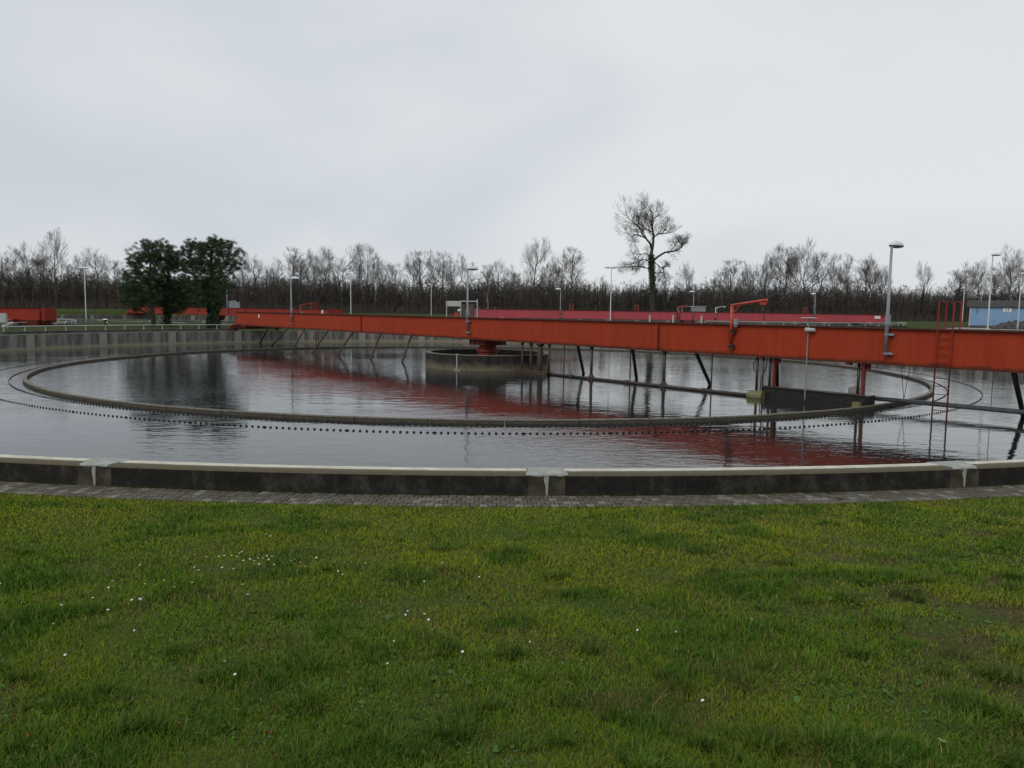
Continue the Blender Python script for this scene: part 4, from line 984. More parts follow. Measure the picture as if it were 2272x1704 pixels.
VARS = {}
for i, (k, s) in enumerate((('tall', 11), ('tall', 12), ('round', 13), ('round', 14), ('slim', 15), ('slim', 16), ('oak', 17), ('tall', 18), ('round', 19))):
    VARS.setdefault(k, []).append(bare_tree_meshes(s, 18.0, k))
def bare_tree(px, ytop, Y, kind, var, wide=1.0, label=None, group=None, base=None):
    p = at(px, ytop, Y); g = gz(p.x, Y); tm, cm, sc = VARS[kind][var % len(VARS[kind])]
    h = p.z - g; k = h / 18.0 * sc
    o = empty('bare_tree', (p.x, Y, g), rnd.uniform(0, 2 * PI), label or 'bare leafless tree rising above the brown woodland thicket', 'tree', None if label else 'bare trees along the woodland edge')
    o.scale = (k * wide, k * wide, k)
    link('trunk', tm, o); link('crown', cm, o); return o
TREES = [(28, 540, 'round', 0, 1.0), (62, 531, 'tall', 1, 1.0), (90, 548, 'round', 1, .9), (172, 560, 'round', 2, .9), (211, 543, 'tall', 2, 1.05), (245, 570, 'slim', 0, 1.2),
         (538, 566, 'tall', 0, .8), (562, 556, 'tall', 2, .9), (614, 566, 'round', 0, .75), (649, 540, 'slim', 1, 1.1), (668, 566, 'slim', 0, 1.0), (690, 546, 'round', 2, .8), (722, 556, 'tall', 1, .8),
         (795, 548, 'tall', 1, .8), (815, 536, 'tall', 0, .85), (845, 558, 'round', 1, .9), (872, 578, 'slim', 1, 1.1), (916, 558, 'tall', 2, .75), (942, 547, 'slim', 0, 1.25), (963, 549, 'tall', 1, .7), (989, 552, 'slim', 1, 1.2), (1022, 557, 'round', 0, .85),
         (1085, 580, 'slim', 0, 1.1), (1107, 570, 'tall', 0, .8), (1140, 582, 'round', 1, .8), (1192, 516, 'tall', 2, .85), (1222, 565, 'round', 2, .7), (1246, 547, 'tall', 1, .7), (1275, 540, 'slim', 1, 1.25), (1526, 577, 'tall', 2, .8),
         (1606, 590, 'round', 0, .8), (1632, 568, 'slim', 0, 1.3), (1662, 574, 'round', 1, .8), (1702, 553, 'round', 2, .75), (1735, 532, 'tall', 0, .75), (1756, 540, 'slim', 1, 1.2), (1828, 552, 'oak', 0, .7), (1856, 580, 'tall', 1, .7), (1886, 556, 'round', 0, .75), (1914, 566, 'slim', 0, 1.2), (1936, 557, 'round', 2, .7), (1958, 582, 'tall', 2, .7),
         (2150, 573, 'round', 1, .8), (2178, 569, 'tall', 0, .85), (2210, 585, 'slim', 1, 1.2), (2268, 560, 'round', 0, .8)]
ADJ = {'tall': 'tall spreading', 'slim': 'slender upright', 'round': 'round crowned', 'oak': 'crooked'}
for i, (px, yt, kd, v, w) in enumerate(TREES):
    pl = ('left of the three pines' if px < 300 else 'between the pines and the slim lamp' if px < 740 else 'between the crooked oak and the pump hut' if px < 1040 else 'between the pump hut and the ivy clad giant' if px < 1340
          else 'in the clump behind the pink bridge' if px < 2000 else 'behind the blue shed')
    lab = ADJ[kd] + ' bare tree above the thicket ' + pl
    o = bare_tree(px, yt, 176 + (i * 37 % 11), kd, v, w, lab); o['group'] = ADJ[kd] + ' trees ' + pl
bare_tree(119, 498, 172, 'tall', 0, 0.75, 'tallest slender bare tree at the thin end of the wood, left of the pines')
bare_tree(756, 529, 174, 'oak', 0, 0.95, 'bare oak with dark crooked leaning limbs above the thicket')
bare_tree(1789, 522, 175, 'round', 1, 0.95, 'broad round crowned bare tree, largest of the clump over the thicket')
bare_tree(2246, 538, 172, 'tall', 1, 0.95, 'tall bare tree rising behind the blue shed')

def ivy(mb_pts, n, rad, seed):
    rr = np.random.default_rng(seed); V = []; T = []
    P = np.array([[p[0], p[1], p[2]] for p in mb_pts]); 
    for i in range(n):
        f = rr.random() ** 0.8 * (len(P) - 1); k = min(int(f), len(P) - 2); c = P[k] * (1 - (f - k)) + P[k + 1] * (f - k)
        t = rr.random() * 2 * PI; d = rad * (0.6 + 0.6 * rr.random()) * (1.15 - 0.5 * f / len(P)); c = c + np.array([math.cos(t) * d, math.sin(t) * d, 0])
        a = rr.normal(0, 0.16, 3); b = rr.normal(0, 0.16, 3); m = len(V); V += [c, c + a, c + b]; T.append((m, m + 1, m + 2))
    return np.array(V), np.array(T)

def big_tree():
    Y = 172; p0 = at(1448, 690, Y); g = gz(p0.x, Y); S = Y / F_PX
    def q(px, py, dy=0.0):
        w = at(px, py, Y + dy); return Vector((w.x - p0.x, w.y - Y, w.z - g))
    T = Tree(77); r = T.r
    trunk = [q(1448, 706), q(1447, 660), q(1447, 620), q(1446, 590), q(1445, 565), q(1447, 550)]
    T.tr.tube([Vector((trunk[0].x, trunk[0].y, -0.3))] + trunk, [0.75, 0.72, 0.62, 0.55, 0.48, 0.40, 0.36], 9)
    def path(pts, r0, r1, kids, ln, up=0.6, mind=0.2):
        T.cr.tube(pts, [r0 + (r1 - r0) * i / (len(pts) - 1) for i in range(len(pts))], 6, cap=False)
        for j in range(kids):
            f = (mind + (1 - mind) * (j + r.random() * .7) / kids) * (len(pts) - 1); i = min(int(f), len(pts) - 2); s = pts[i].lerp(pts[i + 1], f - i); d = (pts[i + 1] - pts[i]).normalized()
            T.branch(s, T.rdir(d, r.uniform(0.45, 1.0)), ln * r.uniform(0.6, 1.15), 0.09, 1, up, 3, 0.8, 2)
    path([q(1447, 553), q(1449, 540, 1), q(1450, 525, 1), q(1448, 510, 1), q(1446, 497, 1), q(1447, 480, 1), q(1446, 468, 1)], 0.34, 0.08, 12, 3.6)
    path([q(1446, 553), q(1443, 541, -1), q(1434, 530, -2), q(1424, 518, -2), q(1420, 506, -3), q(1408, 496, -3), q(1398, 488, -3)], 0.28, 0.07, 11, 3.4)
    path([q(1436, 531, -2), q(1420, 522, 1), q(1408, 520, 2), q(1398, 528, 2)], 0.14, 0.05, 6, 2.6)
    path([q(1450, 515, 1), q(1436, 510, 2), q(1424, 502, 3), q(1416, 495, 3)], 0.14, 0.05, 6, 2.6)
    path([q(1450, 527, 1), q(1458, 521, 0), q(1470, 516, 0), q(1478, 508, -1)], 0.15, 0.05, 7, 2.8)
    path([q(1449, 578), q(1462, 568, 1), q(1475, 560, 1), q(1490, 558, 2), q(1505, 554, 2), q(1513, 548, 2), q(1512, 541, 2), q(1504, 536, 2), q(1496, 537, 2)], 0.26, 0.07, 14, 2.1, 0.2)
    path([q(1445, 570), q(1433, 562, 2), q(1424, 564, 2), q(1415, 570, 2)], 0.13, 0.04, 5, 2.2, 0.1)
    path([q(1445, 582), q(1430, 575, -2), q(1418, 580, -2), q(1404, 586, -2)], 0.14, 0.04, 6, 2.4, 0.0)
    path([q(1446, 596), q(1430, 594, 2), q(1414, 590, 2), q(1400, 592, 2)], 0.14, 0.04, 6, 2.4, 0.0)
    path([q(1450, 580), q(1462, 590, -1), q(1472, 596, -1), q(1480, 604, -1)], 0.12, 0.03, 5, 2.0, -0.1)
    path([q(1449, 605), q(1460, 606, 1), q(1468, 598, 1), q(1474, 592, 1)], 0.10, 0.03, 5, 2.0, 0.2)
    o = empty('bare_tree', (p0.x, Y, g), 0, 'tallest bare tree with ivy clad trunk and one long bent side limb', 'tree')
    T.tr.build('trunk', M_BARK, o, True); T.crown_mesh().build('crown', [M_BARK, M_TWIG], o)
    V, F = ivy([trunk[0], trunk[1], trunk[2], trunk[3], trunk[4]], 2600, 0.75, 5); link('ivy', fast_mesh('ivy', V, F, [M_IVY]), o)
big_tree()
def ivy_tree(px, yt, Y, kd, v, w, label, n=1600, frac=0.55, seed=3):
    o = bare_tree(px, yt, Y, kd, v, w, label)
    V, F = ivy([(0, 0, 0), (0, 0, 18 * frac * 0.5), (0, 0, 18 * frac)], n, 0.5, seed); link('ivy', fast_mesh('ivy', V * 1.0, F, [M_IVY]), o)
ivy_tree(2053, 572, 173, 'tall', 2, 0.6, 'lone bare tree with ivy on its trunk left of the blue shed', 1700, 0.62, 4)
ivy_tree(2128, 590, 174, 'slim', 0, 1.2, 'small bare tree wrapped in dark ivy next to the blue shed end', 1700, 0.7, 6)
ivy_tree(1337, 607, 172, 'round', 0, 0.5, 'short stubby ivy covered tree poking out of the thicket', 1300, 0.95, 8)
# young birch before the thicket
def birch(px, yt, label):
    p = at(px, yt, 168); g = gz(p.x, 168); T = Tree(91 + px); h = p.z - g; pts = [Vector((T.r.gauss(0, .12) * (i > 0), 0, -0.2 + h * i / 7)) for i in range(8)]
    T.tr.tube(pts, [0.11 - 0.012 * i for i in range(8)], 6)
    for j in range(14): T.branch(pts[2 + j % 5], T.rdir(Vector((0, 0, 1)), 0.5), h * 0.16, 0.03, 2, 1.0, 3, 0.6, 2)
    o = empty('birch_tree', (p.x, 168, g), 0, label, 'tree'); T.tr.build('trunk', M_BIRCH, o); T.crown_mesh().build('crown', [M_BIRCH, M_TWIG], o)
birch(1083, 600, 'thin pale birch standing before the thicket near the hut')

def thicket():
    rg = np.random.default_rng(5); V = []; T = []
    n = 11500
    px = rg.uniform(-330, 2600, n); Y = 172 + 46 * rg.random(n) ** 1.25
    x = (px - 1136) / F_PX * Y; g = ground(x, Y)
    prof_x = [-330, 0, 90, 200, 300, 560, 640, 860, 1000, 1090, 1200, 1320, 1400, 1520, 1640, 1760, 1900, 2040, 2150, 2272, 2600]
    prof_y = [590, 592, 596, 604, 612, 612, 606, 618, 624, 616, 614, 628, 628, 628, 622, 626, 630, 640, 640, 632, 630]
    top = np.interp(px, prof_x, prof_y); hor = 691.2 + (px - 1136) * 0.0144
    h = (hor - top) * 172 / F_PX + EYE - g
    h = h * np.clip(rg.normal(0.86, 0.13, n), 0.45, 1.22)
    V = []; T = []; k = 0
    def quad_tri(a, b, w):
        nonlocal k
        V.append(np.stack([a - w, a + w, b], 1).reshape(-1, 3)); m = len(a)
        T.append(np.arange(3 * m).reshape(-1, 3) + k); k += 3 * m
    base = np.stack([x, Y, g - 0.2], 1); lean = rg.normal(0, 0.05, (n, 2)); topp = base + np.stack([lean[:, 0] * h, lean[:, 1] * h, h], 1)
    w = np.zeros((n, 3)); w[:, 0] = rg.uniform(0.05, 0.11, n); w[:, 1] = rg.normal(0, 0.03, n)
    quad_tri(base, topp, w)
    for j in range(34):
        f = rg.uniform(0.05, 1.0, n)[:, None]; a = base * (1 - f) + topp * f
        l_ = (0.9 + 1.2 * rg.random(n)) * (1.15 - 0.6 * f[:, 0]); t = rg.uniform(0, 2 * PI, n)
        up = rg.uniform(0.35, 1.3, n)
        d = np.stack([np.cos(t), np.sin(t), up], 1); d /= np.linalg.norm(d, axis=1)[:, None]
        b = a + d * l_[:, None]; ww = np.zeros((n, 3)); ww[:, 0] = rg.uniform(0.018, 0.042, n) ; ww[:, 2] = rg.normal(0, 0.03, n)
        quad_tri(a, b, ww)
    # dense low brush at the foot
    m = 26000; px = rg.uniform(-330, 2600, m); Yb = 171 + 20 * rg.random(m) ** 1.5; xb = (px - 1136) / F_PX * Yb; gb = ground(xb, Yb)
    a = np.stack([xb, Yb, gb - 0.1], 1); hb = rg.uniform(0.6, 2.6, m); b = a + np.stack([rg.normal(0, .5, m), rg.normal(0, .3, m), hb], 1); ww = np.zeros((m, 3)); ww[:, 0] = rg.uniform(0.05, 0.14, m)
    quad_tri(a, b, ww)
    o = link('woodland', fast_mesh('woodland', np.concatenate(V), np.concatenate(T), [M_WOOD])); tag(o, 'dense brown leafless woodland thicket behind the meadow', 'woodland', kind='stuff')
thicket()

# ------------------------------------------------------------------ pines
M_NEEDLE = bpy.data.materials.new('pine_needles'); M_NEEDLE.use_nodes = True
G_ = NG(M_NEEDLE); at_ = G_.n('ShaderNodeVertexColor'); at_.layer_name = 'tint'; G_.l(at_.outputs[0], G_.b.inputs['Base Color']); G_.b.inputs['Roughness'].default_value = 0.7; G_.b.inputs['Specular IOR Level'].default_value = 0.2
M_PBARK = mat('dark_pine_bark', (0.04, 0.034, 0.028), rough=0.95, var=(0.07, 0.056, 0.044), vscale=3, stretch=(1, 1, 0.3))
def pine(px, ybase, Y, clumps, trunk_px, label, seed, rad=0.30, ivy_n=0):
    """clumps: list of (px, py, radius_px) ellipses that outline the crown"""
    b = at(px, ybase, Y); g = gz(b.x, Y); S = Y / F_PX; rg = np.random.default_rng(seed); rr = random.Random(seed)
    o = empty('pine_tree', (b.x, Y, g), 0, label, 'tree')
    tp = [Vector((0, 0, -0.3))]
    for tx, ty in trunk_px:
        w = at(tx, ty, Y); tp.append(Vector((w.x - b.x, 0, w.z - g)))
    mb = MB(); n = len(tp); mb.tube(tp, [rad * (1 - 0.7 * i / (n - 1)) for i in range(n)], 9)
    V = []; T = []; Cc = []; k = 0
    for cx_, cy_, cr_, in clumps:
        c = at(cx_, cy_, Y); c = np.array([c.x - b.x, 0, c.z - g]); rm = cr_ * S
        m = int(46 * (cr_ / 20) ** 2)
        for _ in range(m):
            u = rg.normal(0, 1, 3); u /= np.linalg.norm(u); u *= rg.random() ** 0.38 * (1.38 if rg.random() < 0.22 else 1.0)
            p = c + u * np.array([rm, rm * 1.15, rm * 0.8])
            if rg.random() < 0.10:
                i = min(range(n), key=lambda q_: abs(tp[q_].z - p[2] + 0.8)); mb.tube([tp[i], (tp[i] + Vector(p)) / 2 + Vector((0, 0, 0.1)), Vector(p)], [0.07, 0.05, 0.02], 4, cap=False)
            q = 48; cl = rg.uniform(0.24, 0.50)
            dirs = rg.normal(0, 1, (q, 3)); dirs[:, 2] = dirs[:, 2] * 0.6 + 0.55; dirs /= np.linalg.norm(dirs, axis=1)[:, None]
            tips = p + dirs * cl * rg.uniform(0.6, 1.1, (q, 1)); st = p + dirs * 0.06 + rg.normal(0, 0.09, (q, 3))
            w = np.cross(dirs, rg.normal(0, 1, (q, 3))); w /= np.linalg.norm(w, axis=1)[:, None] + 1e-6; w *= 0.017
            V.append(np.stack([st - w, st + w, tips], 1).reshape(-1, 3)); T.append(np.arange(3 * q).reshape(-1, 3) + k); k += 3 * q
            tone = rg.uniform(0.7, 1.3); hue = rg.random()
            col = np.array([0.036 + 0.024 * hue, 0.068 + 0.016 * hue, 0.030]) * tone
            Cc.append(np.repeat(col[None, :], 3 * q, 0))
    mb.build('trunk', M_PBARK, o, True)
    link('crown', fast_mesh('crown', np.concatenate(V), np.concatenate(T), [M_NEEDLE], np.concatenate(Cc)), o)
    if ivy_n:
        Vv, F = ivy([tp[0], tp[1], tp[2]], ivy_n, rad * 1.3, seed); link('ivy', fast_mesh('ivy', Vv, F, [M_IVY]), o)
pine(341, 718, 86, [(297, 600, 27), (282, 642, 21), (276, 668, 13), (300, 682, 14), (320, 565, 28), (350, 555, 26), (310, 635, 30), (340, 610, 34), (295, 665, 20), (330, 665, 26), (345, 580, 24), (300, 580, 16), (325, 543, 12), (282, 615, 12)],
     [(339, 700), (336, 670), (332, 630), (334, 580), (338, 550)], 'bushy dark pine with slim leaning trunk on the far lawn', 21, 0.26)
pine(370, 719, 88, [(375, 570, 24), (408, 590, 18), (412, 640, 22), (370, 684, 15), (400, 686, 14), (430, 670, 16), (385, 600, 30), (395, 640, 30), (365, 630, 30), (380, 665, 26), (405, 665, 20), (368, 548, 15), (390, 575, 18)],
     [(370, 700), (369, 675), (372, 640), (374, 600), (372, 565)], 'bushy dark pine with ivy at its foot between two other pines', 22, 0.28, 500)
pine(473, 719, 85, [(436, 556, 30), (412, 560, 14), (470, 556, 34), (500, 565, 30), (455, 600, 34), (490, 600, 32), (522, 585, 20), (425, 590, 26), (470, 635, 32), (440, 640, 26), (500, 635, 22), (455, 668, 22), (480, 672, 20), (425, 540, 14), (485, 535, 13), (470, 533, 10), (508, 545, 13), (535, 560, 10), (415, 625, 18)],
     [(473, 700), (472, 670), (470, 630), (468, 590), (470, 550)], 'broad dark pine with thick ivy covered trunk, nearest the bridge end', 23, 0.42, 1500)

# ------------------------------------------------------------------ lawn in front: grass blades
M_BLADE = bpy.data.materials.new('grass_blades'); M_BLADE.use_nodes = True
G_ = NG(M_BLADE); at_ = G_.n('ShaderNodeVertexColor'); at_.layer_name = 'tint'; G_.l(at_.outputs[0], G_.b.inputs['Base Color']); G_.b.inputs['Roughness'].default_value = 0.7; G_.b.inputs['Specular IOR Level'].default_value = 0.03

def vnoise(x, y, s, seed):
    rg = np.random.default_rng(seed); tab = rg.random((64, 64))
    u, v = x / s, y / s; i, j = np.floor(u).astype(int), np.floor(v).astype(int); a, b = u - i, v - j
    a = a * a * (3 - 2 * a); b = b * b * (3 - 2 * b)
    g = lambda p, q: tab[p % 64, q % 64]
    return (g(i, j) * (1 - a) + g(i + 1, j) * a) * (1 - b) + (g(i, j + 1) * (1 - a) + g(i + 1, j + 1) * a) * b
def fbm(x, y, s, seed): return 0.55 * vnoise(x, y, s, seed) + 0.3 * vnoise(x + 7.3, y - 3.1, s / 2.1, seed + 1) + 0.15 * vnoise(x - 2.2, y + 9.7, s / 4.3, seed + 2)

def lawn_fields(x, y):
    tuft = np.clip((fbm(x, y, 0.62, 31) - 0.50) / 0.22, 0, 1)                 # longer dark clumps
    olive = np.clip((fbm(x, y, 1.7, 41) - 0.36) / 0.30 + np.clip((y - 4.5) / 8, -0.15, 0.25), 0, 1)                  # yellowish moss and fescue
    bare = 0.55 * np.clip((fbm(x * 0.8, y * 1.3, 0.7, 51) - 0.66) / 0.12, 0, 1)      # worn soil
    right = np.clip((x - 1.2) / 2.2, 0, 1) * np.clip((7.8 - y) / 2, 0, 1)
    bare = np.clip(bare + right * np.clip((fbm(x, y * 1.6, 0.7, 52) - 0.46) / 0.14, 0, 1), 0, 1)
    return tuft, olive, bare

def grass():
    rg = np.random.default_rng(9); n = 540000
    Y = 1.9 * (11.6 / 1.9) ** rg.random(n)                 # denser towards the viewer
    X = rg.uniform(-1, 1, n) * (0.72 * Y + 1.1)
    r = np.hypot(X - CX, Y - CY); keep = r > R_STRIP + 0.02 - 0.09 * rg.random(n) ** 2 * (0.3 + 1.2 * fbm(X, Y, 0.5, 91)); X, Y = X[keep], Y[keep]; n = len(X)
    tuft, olive, bare = lawn_fields(X, Y)
    keep = rg.random(n) > bare * 0.9; X, Y, tuft, olive, bare = X[keep], Y[keep], tuft[keep], olive[keep], bare[keep]; n = len(X)
    Z = ground(X, Y) - 0.004
    dist = np.hypot(X, Y)
    ln = (0.026 + 0.020 * rg.random(n)) * (1 + 1.1 * tuft * rg.random(n) ** 0.6) * (1 - 0.4 * bare)
    long_ = rg.random(n) < 0.012 * (0.4 + tuft); ln[long_] *= rg.uniform(1.6, 2.6, long_.sum())
    wd = (0.0012 + 0.0010 * rg.random(n)) * np.clip(dist / 4.0, 0.8, 2.4)
    t = rg.uniform(0, 2 * PI, n); lean = rg.beta(2, 1.9, n) * 1.45 + 0.1
    dx, dy = np.cos(t), np.sin(t)
    s1, c1 = np.sin(lean * 0.55), np.cos(lean * 0.55); s2, c2 = np.sin(lean * 1.25), np.cos(lean * 1.25)
    B = np.stack([X, Y, Z], 1)
    Mm = B + np.stack([dx * s1, dy * s1, c1], 1) * (ln * 0.55)[:, None]
    Tt = Mm + np.stack([dx * s2, dy * s2, c2], 1) * (ln * 0.55)[:, None]
    ta = t + PI / 2 + rg.normal(0, 0.4, n); W = np.stack([np.cos(ta), np.sin(ta), 0 * ta], 1) * wd[:, None]
    V = np.stack([B - W, B + W, Mm + W * 0.8, Mm - W * 0.8, Tt], 1).reshape(-1, 3)
    k = np.arange(n)[:, None] * 5
    T = np.concatenate([k + [0, 1, 2], k + [0, 2, 3], k + [3, 2, 4]], 1).reshape(-1, 3)
    c_dark = np.array([0.050, 0.126, 0.013]); c_mid = np.array([0.112, 0.200, 0.014]); c_yel = np.array([0.212, 0.238, 0.018]); c_dry = np.array([0.30, 0.23, 0.09]); c_soil = np.array([0.085, 0.06, 0.03])
    mixv = np.clip(olive * 0.85 + rg.normal(0, 0.22, n), 0, 1)[:, None]
    col = c_mid * (1 - mixv) + c_yel * mixv
    tv = np.clip(tuft * 0.9 + rg.normal(0, 0.15, n), 0, 1)[:, None]; col = col * (1 - tv) + c_dark * tv
    dry = (rg.random(n) < 0.045 + 0.16 * bare + 0.05 * (Y < 4.5)); col[dry] = c_dry * rg.uniform(0.6, 1.1, (dry.sum(), 1))
    thatch = np.clip((fbm(X, Y, 0.45, 81) - 0.56) / 0.14, 0, 1) * np.clip(1.25 - Y / 8, 0.15, 1)
    th = rg.random(n) < 0.55 * thatch; col[th] = np.array([0.17, 0.135, 0.055]) * rg.uniform(0.6, 1.2, (th.sum(), 1))
    col *= rg.uniform(0.62, 1.22, (n, 1)) * np.clip(0.84 + 0.022 * Y, 0.8, 1.02)[:, None]
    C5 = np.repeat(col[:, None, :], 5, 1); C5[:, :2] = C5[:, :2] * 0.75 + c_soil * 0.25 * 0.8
    o = link('lawn_grass', fast_mesh('lawn_grass', V, T, [M_BLADE], C5.reshape(-1, 3))); tag(o, 'short patchy green lawn grass in front of the tank', 'grass', kind='stuff')
grass()

def tufts():
    """single coarse tufts of longer grass"""
    rg = np.random.default_rng(19); V = []; T = []; Cc = []; k = 0
    spots = [(730, 1400, 0.26, 1.0), (800, 1420, 0.22, 1.0), (500, 1500, 0.24, .7), (400, 1460, 0.2, .6), (980, 1640, 0.22, .8), (660, 1690, 0.25, 1.0), (1150, 1660, 0.2, .9), (1250, 1560, 0.18, .7), (2040, 1290, 0.3, .8), (1880, 1330, 0.2, .9), (1900, 1450, 0.22, .9), (1650, 1520, 0.2, .8), (1380, 1600, .2, .7), (250, 1560, .22, .7), (130, 1250, .15, .9), (1700, 1660, .22, .8), (320, 1620, .2, .8), (840, 1610, .2, .8)]
    spots += [(rg.uniform(-60, 2330), rg.uniform(1180, 1720) ** 1.0, rg.uniform(0.07, 0.26), rg.uniform(0.55, 1.25)) for _ in range(120)]
    for px, py, rad, tone in spots:
        # meet the ground
        lo, hi = 1.5, 14.0
        for _ in range(40):
            md = (lo + hi) / 2; p = at(px, py, md)
            if p.z > gz(p.x, md): lo = md
            else: hi = md
        m = int(rg.uniform(350, 900) * rad); el = rg.uniform(0.5, 1.6)
        a = rg.uniform(0, 2 * PI, m); q = rad * 0.5 * np.sqrt(rg.random(m)); X = p.x + q * np.cos(a); Y = p.y + q * np.sin(a) * el; Z = ground(X, Y) - 0.005
        ln = rg.uniform(0.035, 0.11, m) * rg.uniform(0.6, 1.1); t = a + rg.normal(0, 0.7, m); lean = rg.uniform(0.2, 1.1, m)
        B = np.stack([X, Y, Z], 1); s1, c1 = np.sin(lean * .5), np.cos(lean * .5); s2, c2 = np.sin(lean * 1.4), np.cos(lean * 1.4)
        M1 = B + np.stack([np.cos(t) * s1, np.sin(t) * s1, c1], 1) * (ln * .55)[:, None]; T1 = M1 + np.stack([np.cos(t) * s2, np.sin(t) * s2, c2], 1) * (ln * .55)[:, None]
        W = np.stack([-np.sin(t), np.cos(t), 0 * t], 1) * rg.uniform(0.0014, 0.0028, m)[:, None]
        V.append(np.stack([B - W, B + W, M1 + W, M1 - W, T1], 1).reshape(-1, 3)); kk = np.arange(m)[:, None] * 5 + k
        T.append(np.concatenate([kk + [0, 1, 2], kk + [0, 2, 3], kk + [3, 2, 4]], 1).reshape(-1, 3)); k += 5 * m
        col = np.array([0.070, 0.125, 0.020]) * tone * rg.uniform(0.7, 1.4, (m, 1)); Cc.append(np.repeat(col[:, None, :], 5, 1).reshape(-1, 3))
    o = link('grass_tufts', fast_mesh('grass_tufts', np.concatenate(V), np.concatenate(T), [M_BLADE], np.concatenate(Cc))); tag(o, 'longer dark green grass tufts scattered over the lawn', 'grass', kind='stuff')
tufts()

def clover():
    """small flat leaves of clover and plantain close to the soil"""
    rg = np.random.default_rng(29); n = 16000
    Y = 2.0 * (7.5 / 2.0) ** rg.random(n); X = rg.uniform(-1, 1, n) * (0.72 * Y + 0.8)
    f = fbm(X, Y, 0.9, 61); keep = (f > 0.52) & (rg.random(n) < np.clip(1.6 - Y / 6, 0.1, 1)); X, Y = X[keep], Y[keep]; n = len(X)
    Z = ground(X, Y) + rg.uniform(0.008, 0.03, n); t = rg.uniform(0, 2 * PI, n); s = rg.uniform(0.004, 0.010, n) * np.where(rg.random(n) < 0.08, 2.0, 1.0)
    tilt = rg.normal(0, 0.35, (n, 2)); pts = []
    for k in range(6):
        a = t + k * PI / 3; ox, oy = np.cos(a) * s * (1.25 if k % 3 == 0 else 0.9), np.sin(a) * s
        pts.append(np.stack([X + ox, Y + oy, Z + ox * tilt[:, 0] + oy * tilt[:, 1]], 1))
    V = np.stack(pts, 1).reshape(-1, 3); kk = np.arange(n)[:, None] * 6
    T = np.concatenate([kk + [0, 1, 2], kk + [0, 2, 3], kk + [0, 3, 4], kk + [0, 4, 5]], 1).reshape(-1, 3)
    col = np.array([0.055, 0.115, 0.028]) * rg.uniform(0.6, 1.3, (n, 1)); 
    o = link('clover_leaves', fast_mesh('clover_leaves', V, T, [M_BLADE], np.repeat(col[:, None, :], 6, 1).reshape(-1, 3))); tag(o, 'small clover leaves growing between the lawn grass', 'clover', kind='stuff')
clover()

def wall_weeds():
    rg = np.random.default_rng(39); n = 2600; a = R(-87) + rg.normal(0, 0.22, n); cl = fbm(np.degrees(a) * 1.3, 0 * a, 1.0, 71); keep = cl > 0.47; a = a[keep]; n = len(a)
    r = R_OUT + 0.01 + 0.06 * rg.random(n) ** 2; X = CX + r * np.cos(a); Y = CY + r * np.sin(a); B = np.stack([X, Y, 0 * X + Z_BASE], 1)
    ln = rg.uniform(0.02, 0.075, n); d = rg.normal(0, 0.6, (n, 3)); d[:, 2] = 1; d /= np.linalg.norm(d, axis=1)[:, None]; W = np.zeros((n, 3)); W[:, 0] = rg.uniform(0.003, 0.007, n)
    V = np.stack([B - W, B + W, B + d * ln[:, None]], 1).reshape(-1, 3); T = np.arange(3 * n).reshape(-1, 3)
    col = np.array([0.05, 0.075, 0.018]) * rg.uniform(0.5, 1.3, (n, 1))
    o = link('wall_weeds', fast_mesh('wall_weeds', V, T, [M_BLADE], np.repeat(col[:, None, :], 3, 1).reshape(-1, 3))); tag(o, 'low weeds and moss growing along the foot of the tank wall', 'weeds', kind='stuff')
wall_weeds()

# ------------------------------------------------------------------ daisies and fallen leaves
def on_lawn(px, py):
    lo, hi = 1.2, 16.0
    for _ in range(45):
        md = (lo + hi) / 2; p = at(px, py, md)
        if p.z - 0.05 > gz(p.x, md): lo = md
        else: hi = md
    return p
M_PETAL = mat('white_petals', (0.80, 0.79, 0.80), rough=0.6, var=(0.72, 0.70, 0.72), vscale=60); M_EYE = mat('yellow_flower_centre', (0.55, 0.38, 0.03), rough=0.8, var=(0.45, 0.30, 0.02), vscale=90); M_STEM = mat('green_stem', (0.05, 0.10, 0.02), rough=0.6, var=(0.04, 0.08, 0.02), vscale=30)
def daisy_mesh():
    mb = MB(); mb.tube([(0, 0, 0), (0.004, 0, 0.03), (0, 0, 0.052)], 0.0012, 5)
    mb.mi = 1; n = 15
    for k in range(n):
        t = 2 * PI * k / n; c, s = math.cos(t), math.sin(t); w = 0.0022
        P = [(0.003 * c - w * -s * .6, 0.003 * s - w * c * .6, 0.054), (0.003 * c + w * -s * .6, 0.003 * s + w * c * .6, 0.054), (0.0115 * c + w * -s, 0.0115 * s + w * c, 0.0575), (0.0115 * c - w * -s, 0.0115 * s - w * c, 0.0575)]
        mb.add(P, [(0, 1, 2, 3)])
    mb.mi = 2; mb.lathe([(0.0042, 0.053), (0.0040, 0.057), (0.002, 0.0592)], 10)
    return mb.mesh('daisy', [M_STEM, M_PETAL, M_EYE])
DAISY = daisy_mesh()
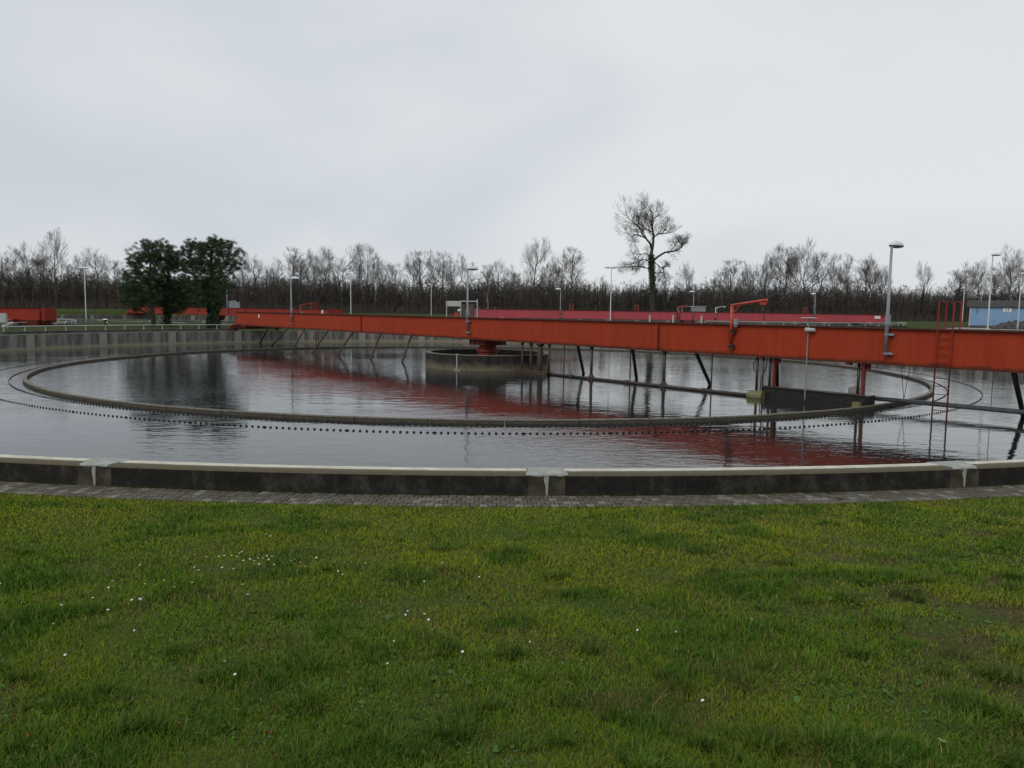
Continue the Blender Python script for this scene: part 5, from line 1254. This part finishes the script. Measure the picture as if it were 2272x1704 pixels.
DP = [(1030, 1436), (1178, 1413), (524, 1486), (496, 1454), (303, 1387), (146, 1442), (907, 1347), (902, 1356), (939, 1353), (948, 1366), (957, 1388), (876, 1412), (863, 1463), (1564, 1545), (1662, 1367), (1418, 1388), (1502, 1395),
      (310, 1319), (315, 1321), (319, 1318), (296, 1324), (386, 1294), (427, 1287), (253, 1281), (242, 1296), (207, 1321), (136, 1336), (123, 1372), (241, 1348), (370, 1281), (325, 1291), (309, 1246), (541, 1289), (3, 1288), (547, 1313), (431, 1250), (494, 1253), (520, 1257), (441, 1256),
      (460, 1231), (487, 1229), (499, 1229), (512, 1225), (530, 1221), (536, 1219), (552, 1234), (564, 1236), (573, 1230), (585, 1232), (590, 1228), (600, 1236), (562, 1244), (573, 1245), (527, 1227), (543, 1236), (608, 1245), (606, 1231), (638, 1241), (645, 1237), (656, 1234), (667, 1239), (680, 1250), (700, 1240), (703, 1232), (744, 1239), (748, 1262), (760, 1265), (593, 1181), (600, 1183), (762, 1241), (814, 1245), (982, 1240), (1064, 1275), (943, 1281)]
for px, py in DP:
    p = on_lawn(px, py); o = link('daisy', DAISY, None, (p.x, p.y, gz(p.x, p.y) - 0.004), rnd.uniform(0, 6.28)); sc = rnd.uniform(0.5, 0.78); o.scale = (sc, sc, sc)
    o.rotation_euler = (rnd.uniform(0.1, 0.6), rnd.uniform(-0.3, 0.3), rnd.uniform(-.5, .5))
    drift = py < 1270 and 430 < px < 780
    tag(o, 'tiny white daisy in the dense drift of daisies on the lawn' if drift else 'white daisy standing apart in the open lawn', 'daisy', 'daisies in the drift' if drift else 'daisies scattered over the lawn')
def leaf(px, py, col, size, label, group=None):
    p = on_lawn(px, py); mb = MB(); n = 12
    V = [(0, 0, 0.004)]
    for k in range(n):
        t = 2 * PI * k / n; q = size * (1 - 0.28 * abs(math.sin(t * 1.5))); V.append((q * math.cos(t), 0.62 * q * math.sin(t), 0.006 * math.cos(2 * t) + 0.3 * q * abs(math.sin(t))))
    mb.add(V, [(0, 1 + k, 1 + (k + 1) % n) for k in range(n)])
    top = len(mb.v); mb.tube([(-size, 0, 0.004), (-size * 1.5, 0.002, 0.008)], 0.001, 4)
    m = mat('dry_leaf', col, rough=0.7, var=tuple(c * 0.6 for c in col), vscale=40)
    o = mb.build('fallen_leaf', m, loc=(p.x, p.y, gz(p.x, p.y) + 0.022), rz=rnd.uniform(0, 6)); tag(o, label, 'leaf', group)
leaf(57, 1622, (0.50, 0.09, 0.03), 0.017, 'bright orange red fallen leaf on the grass')
for q in ((600, 1610), (611, 1664), (605, 1555)): leaf(*q, (0.30, 0.07, 0.03), 0.010, 'small rusty red leaf scrap lying in the grass', 'rusty leaf scraps')
leaf(2093, 1631, (0.34, 0.29, 0.20), 0.020, 'pale beige dry leaf on the worn grass')
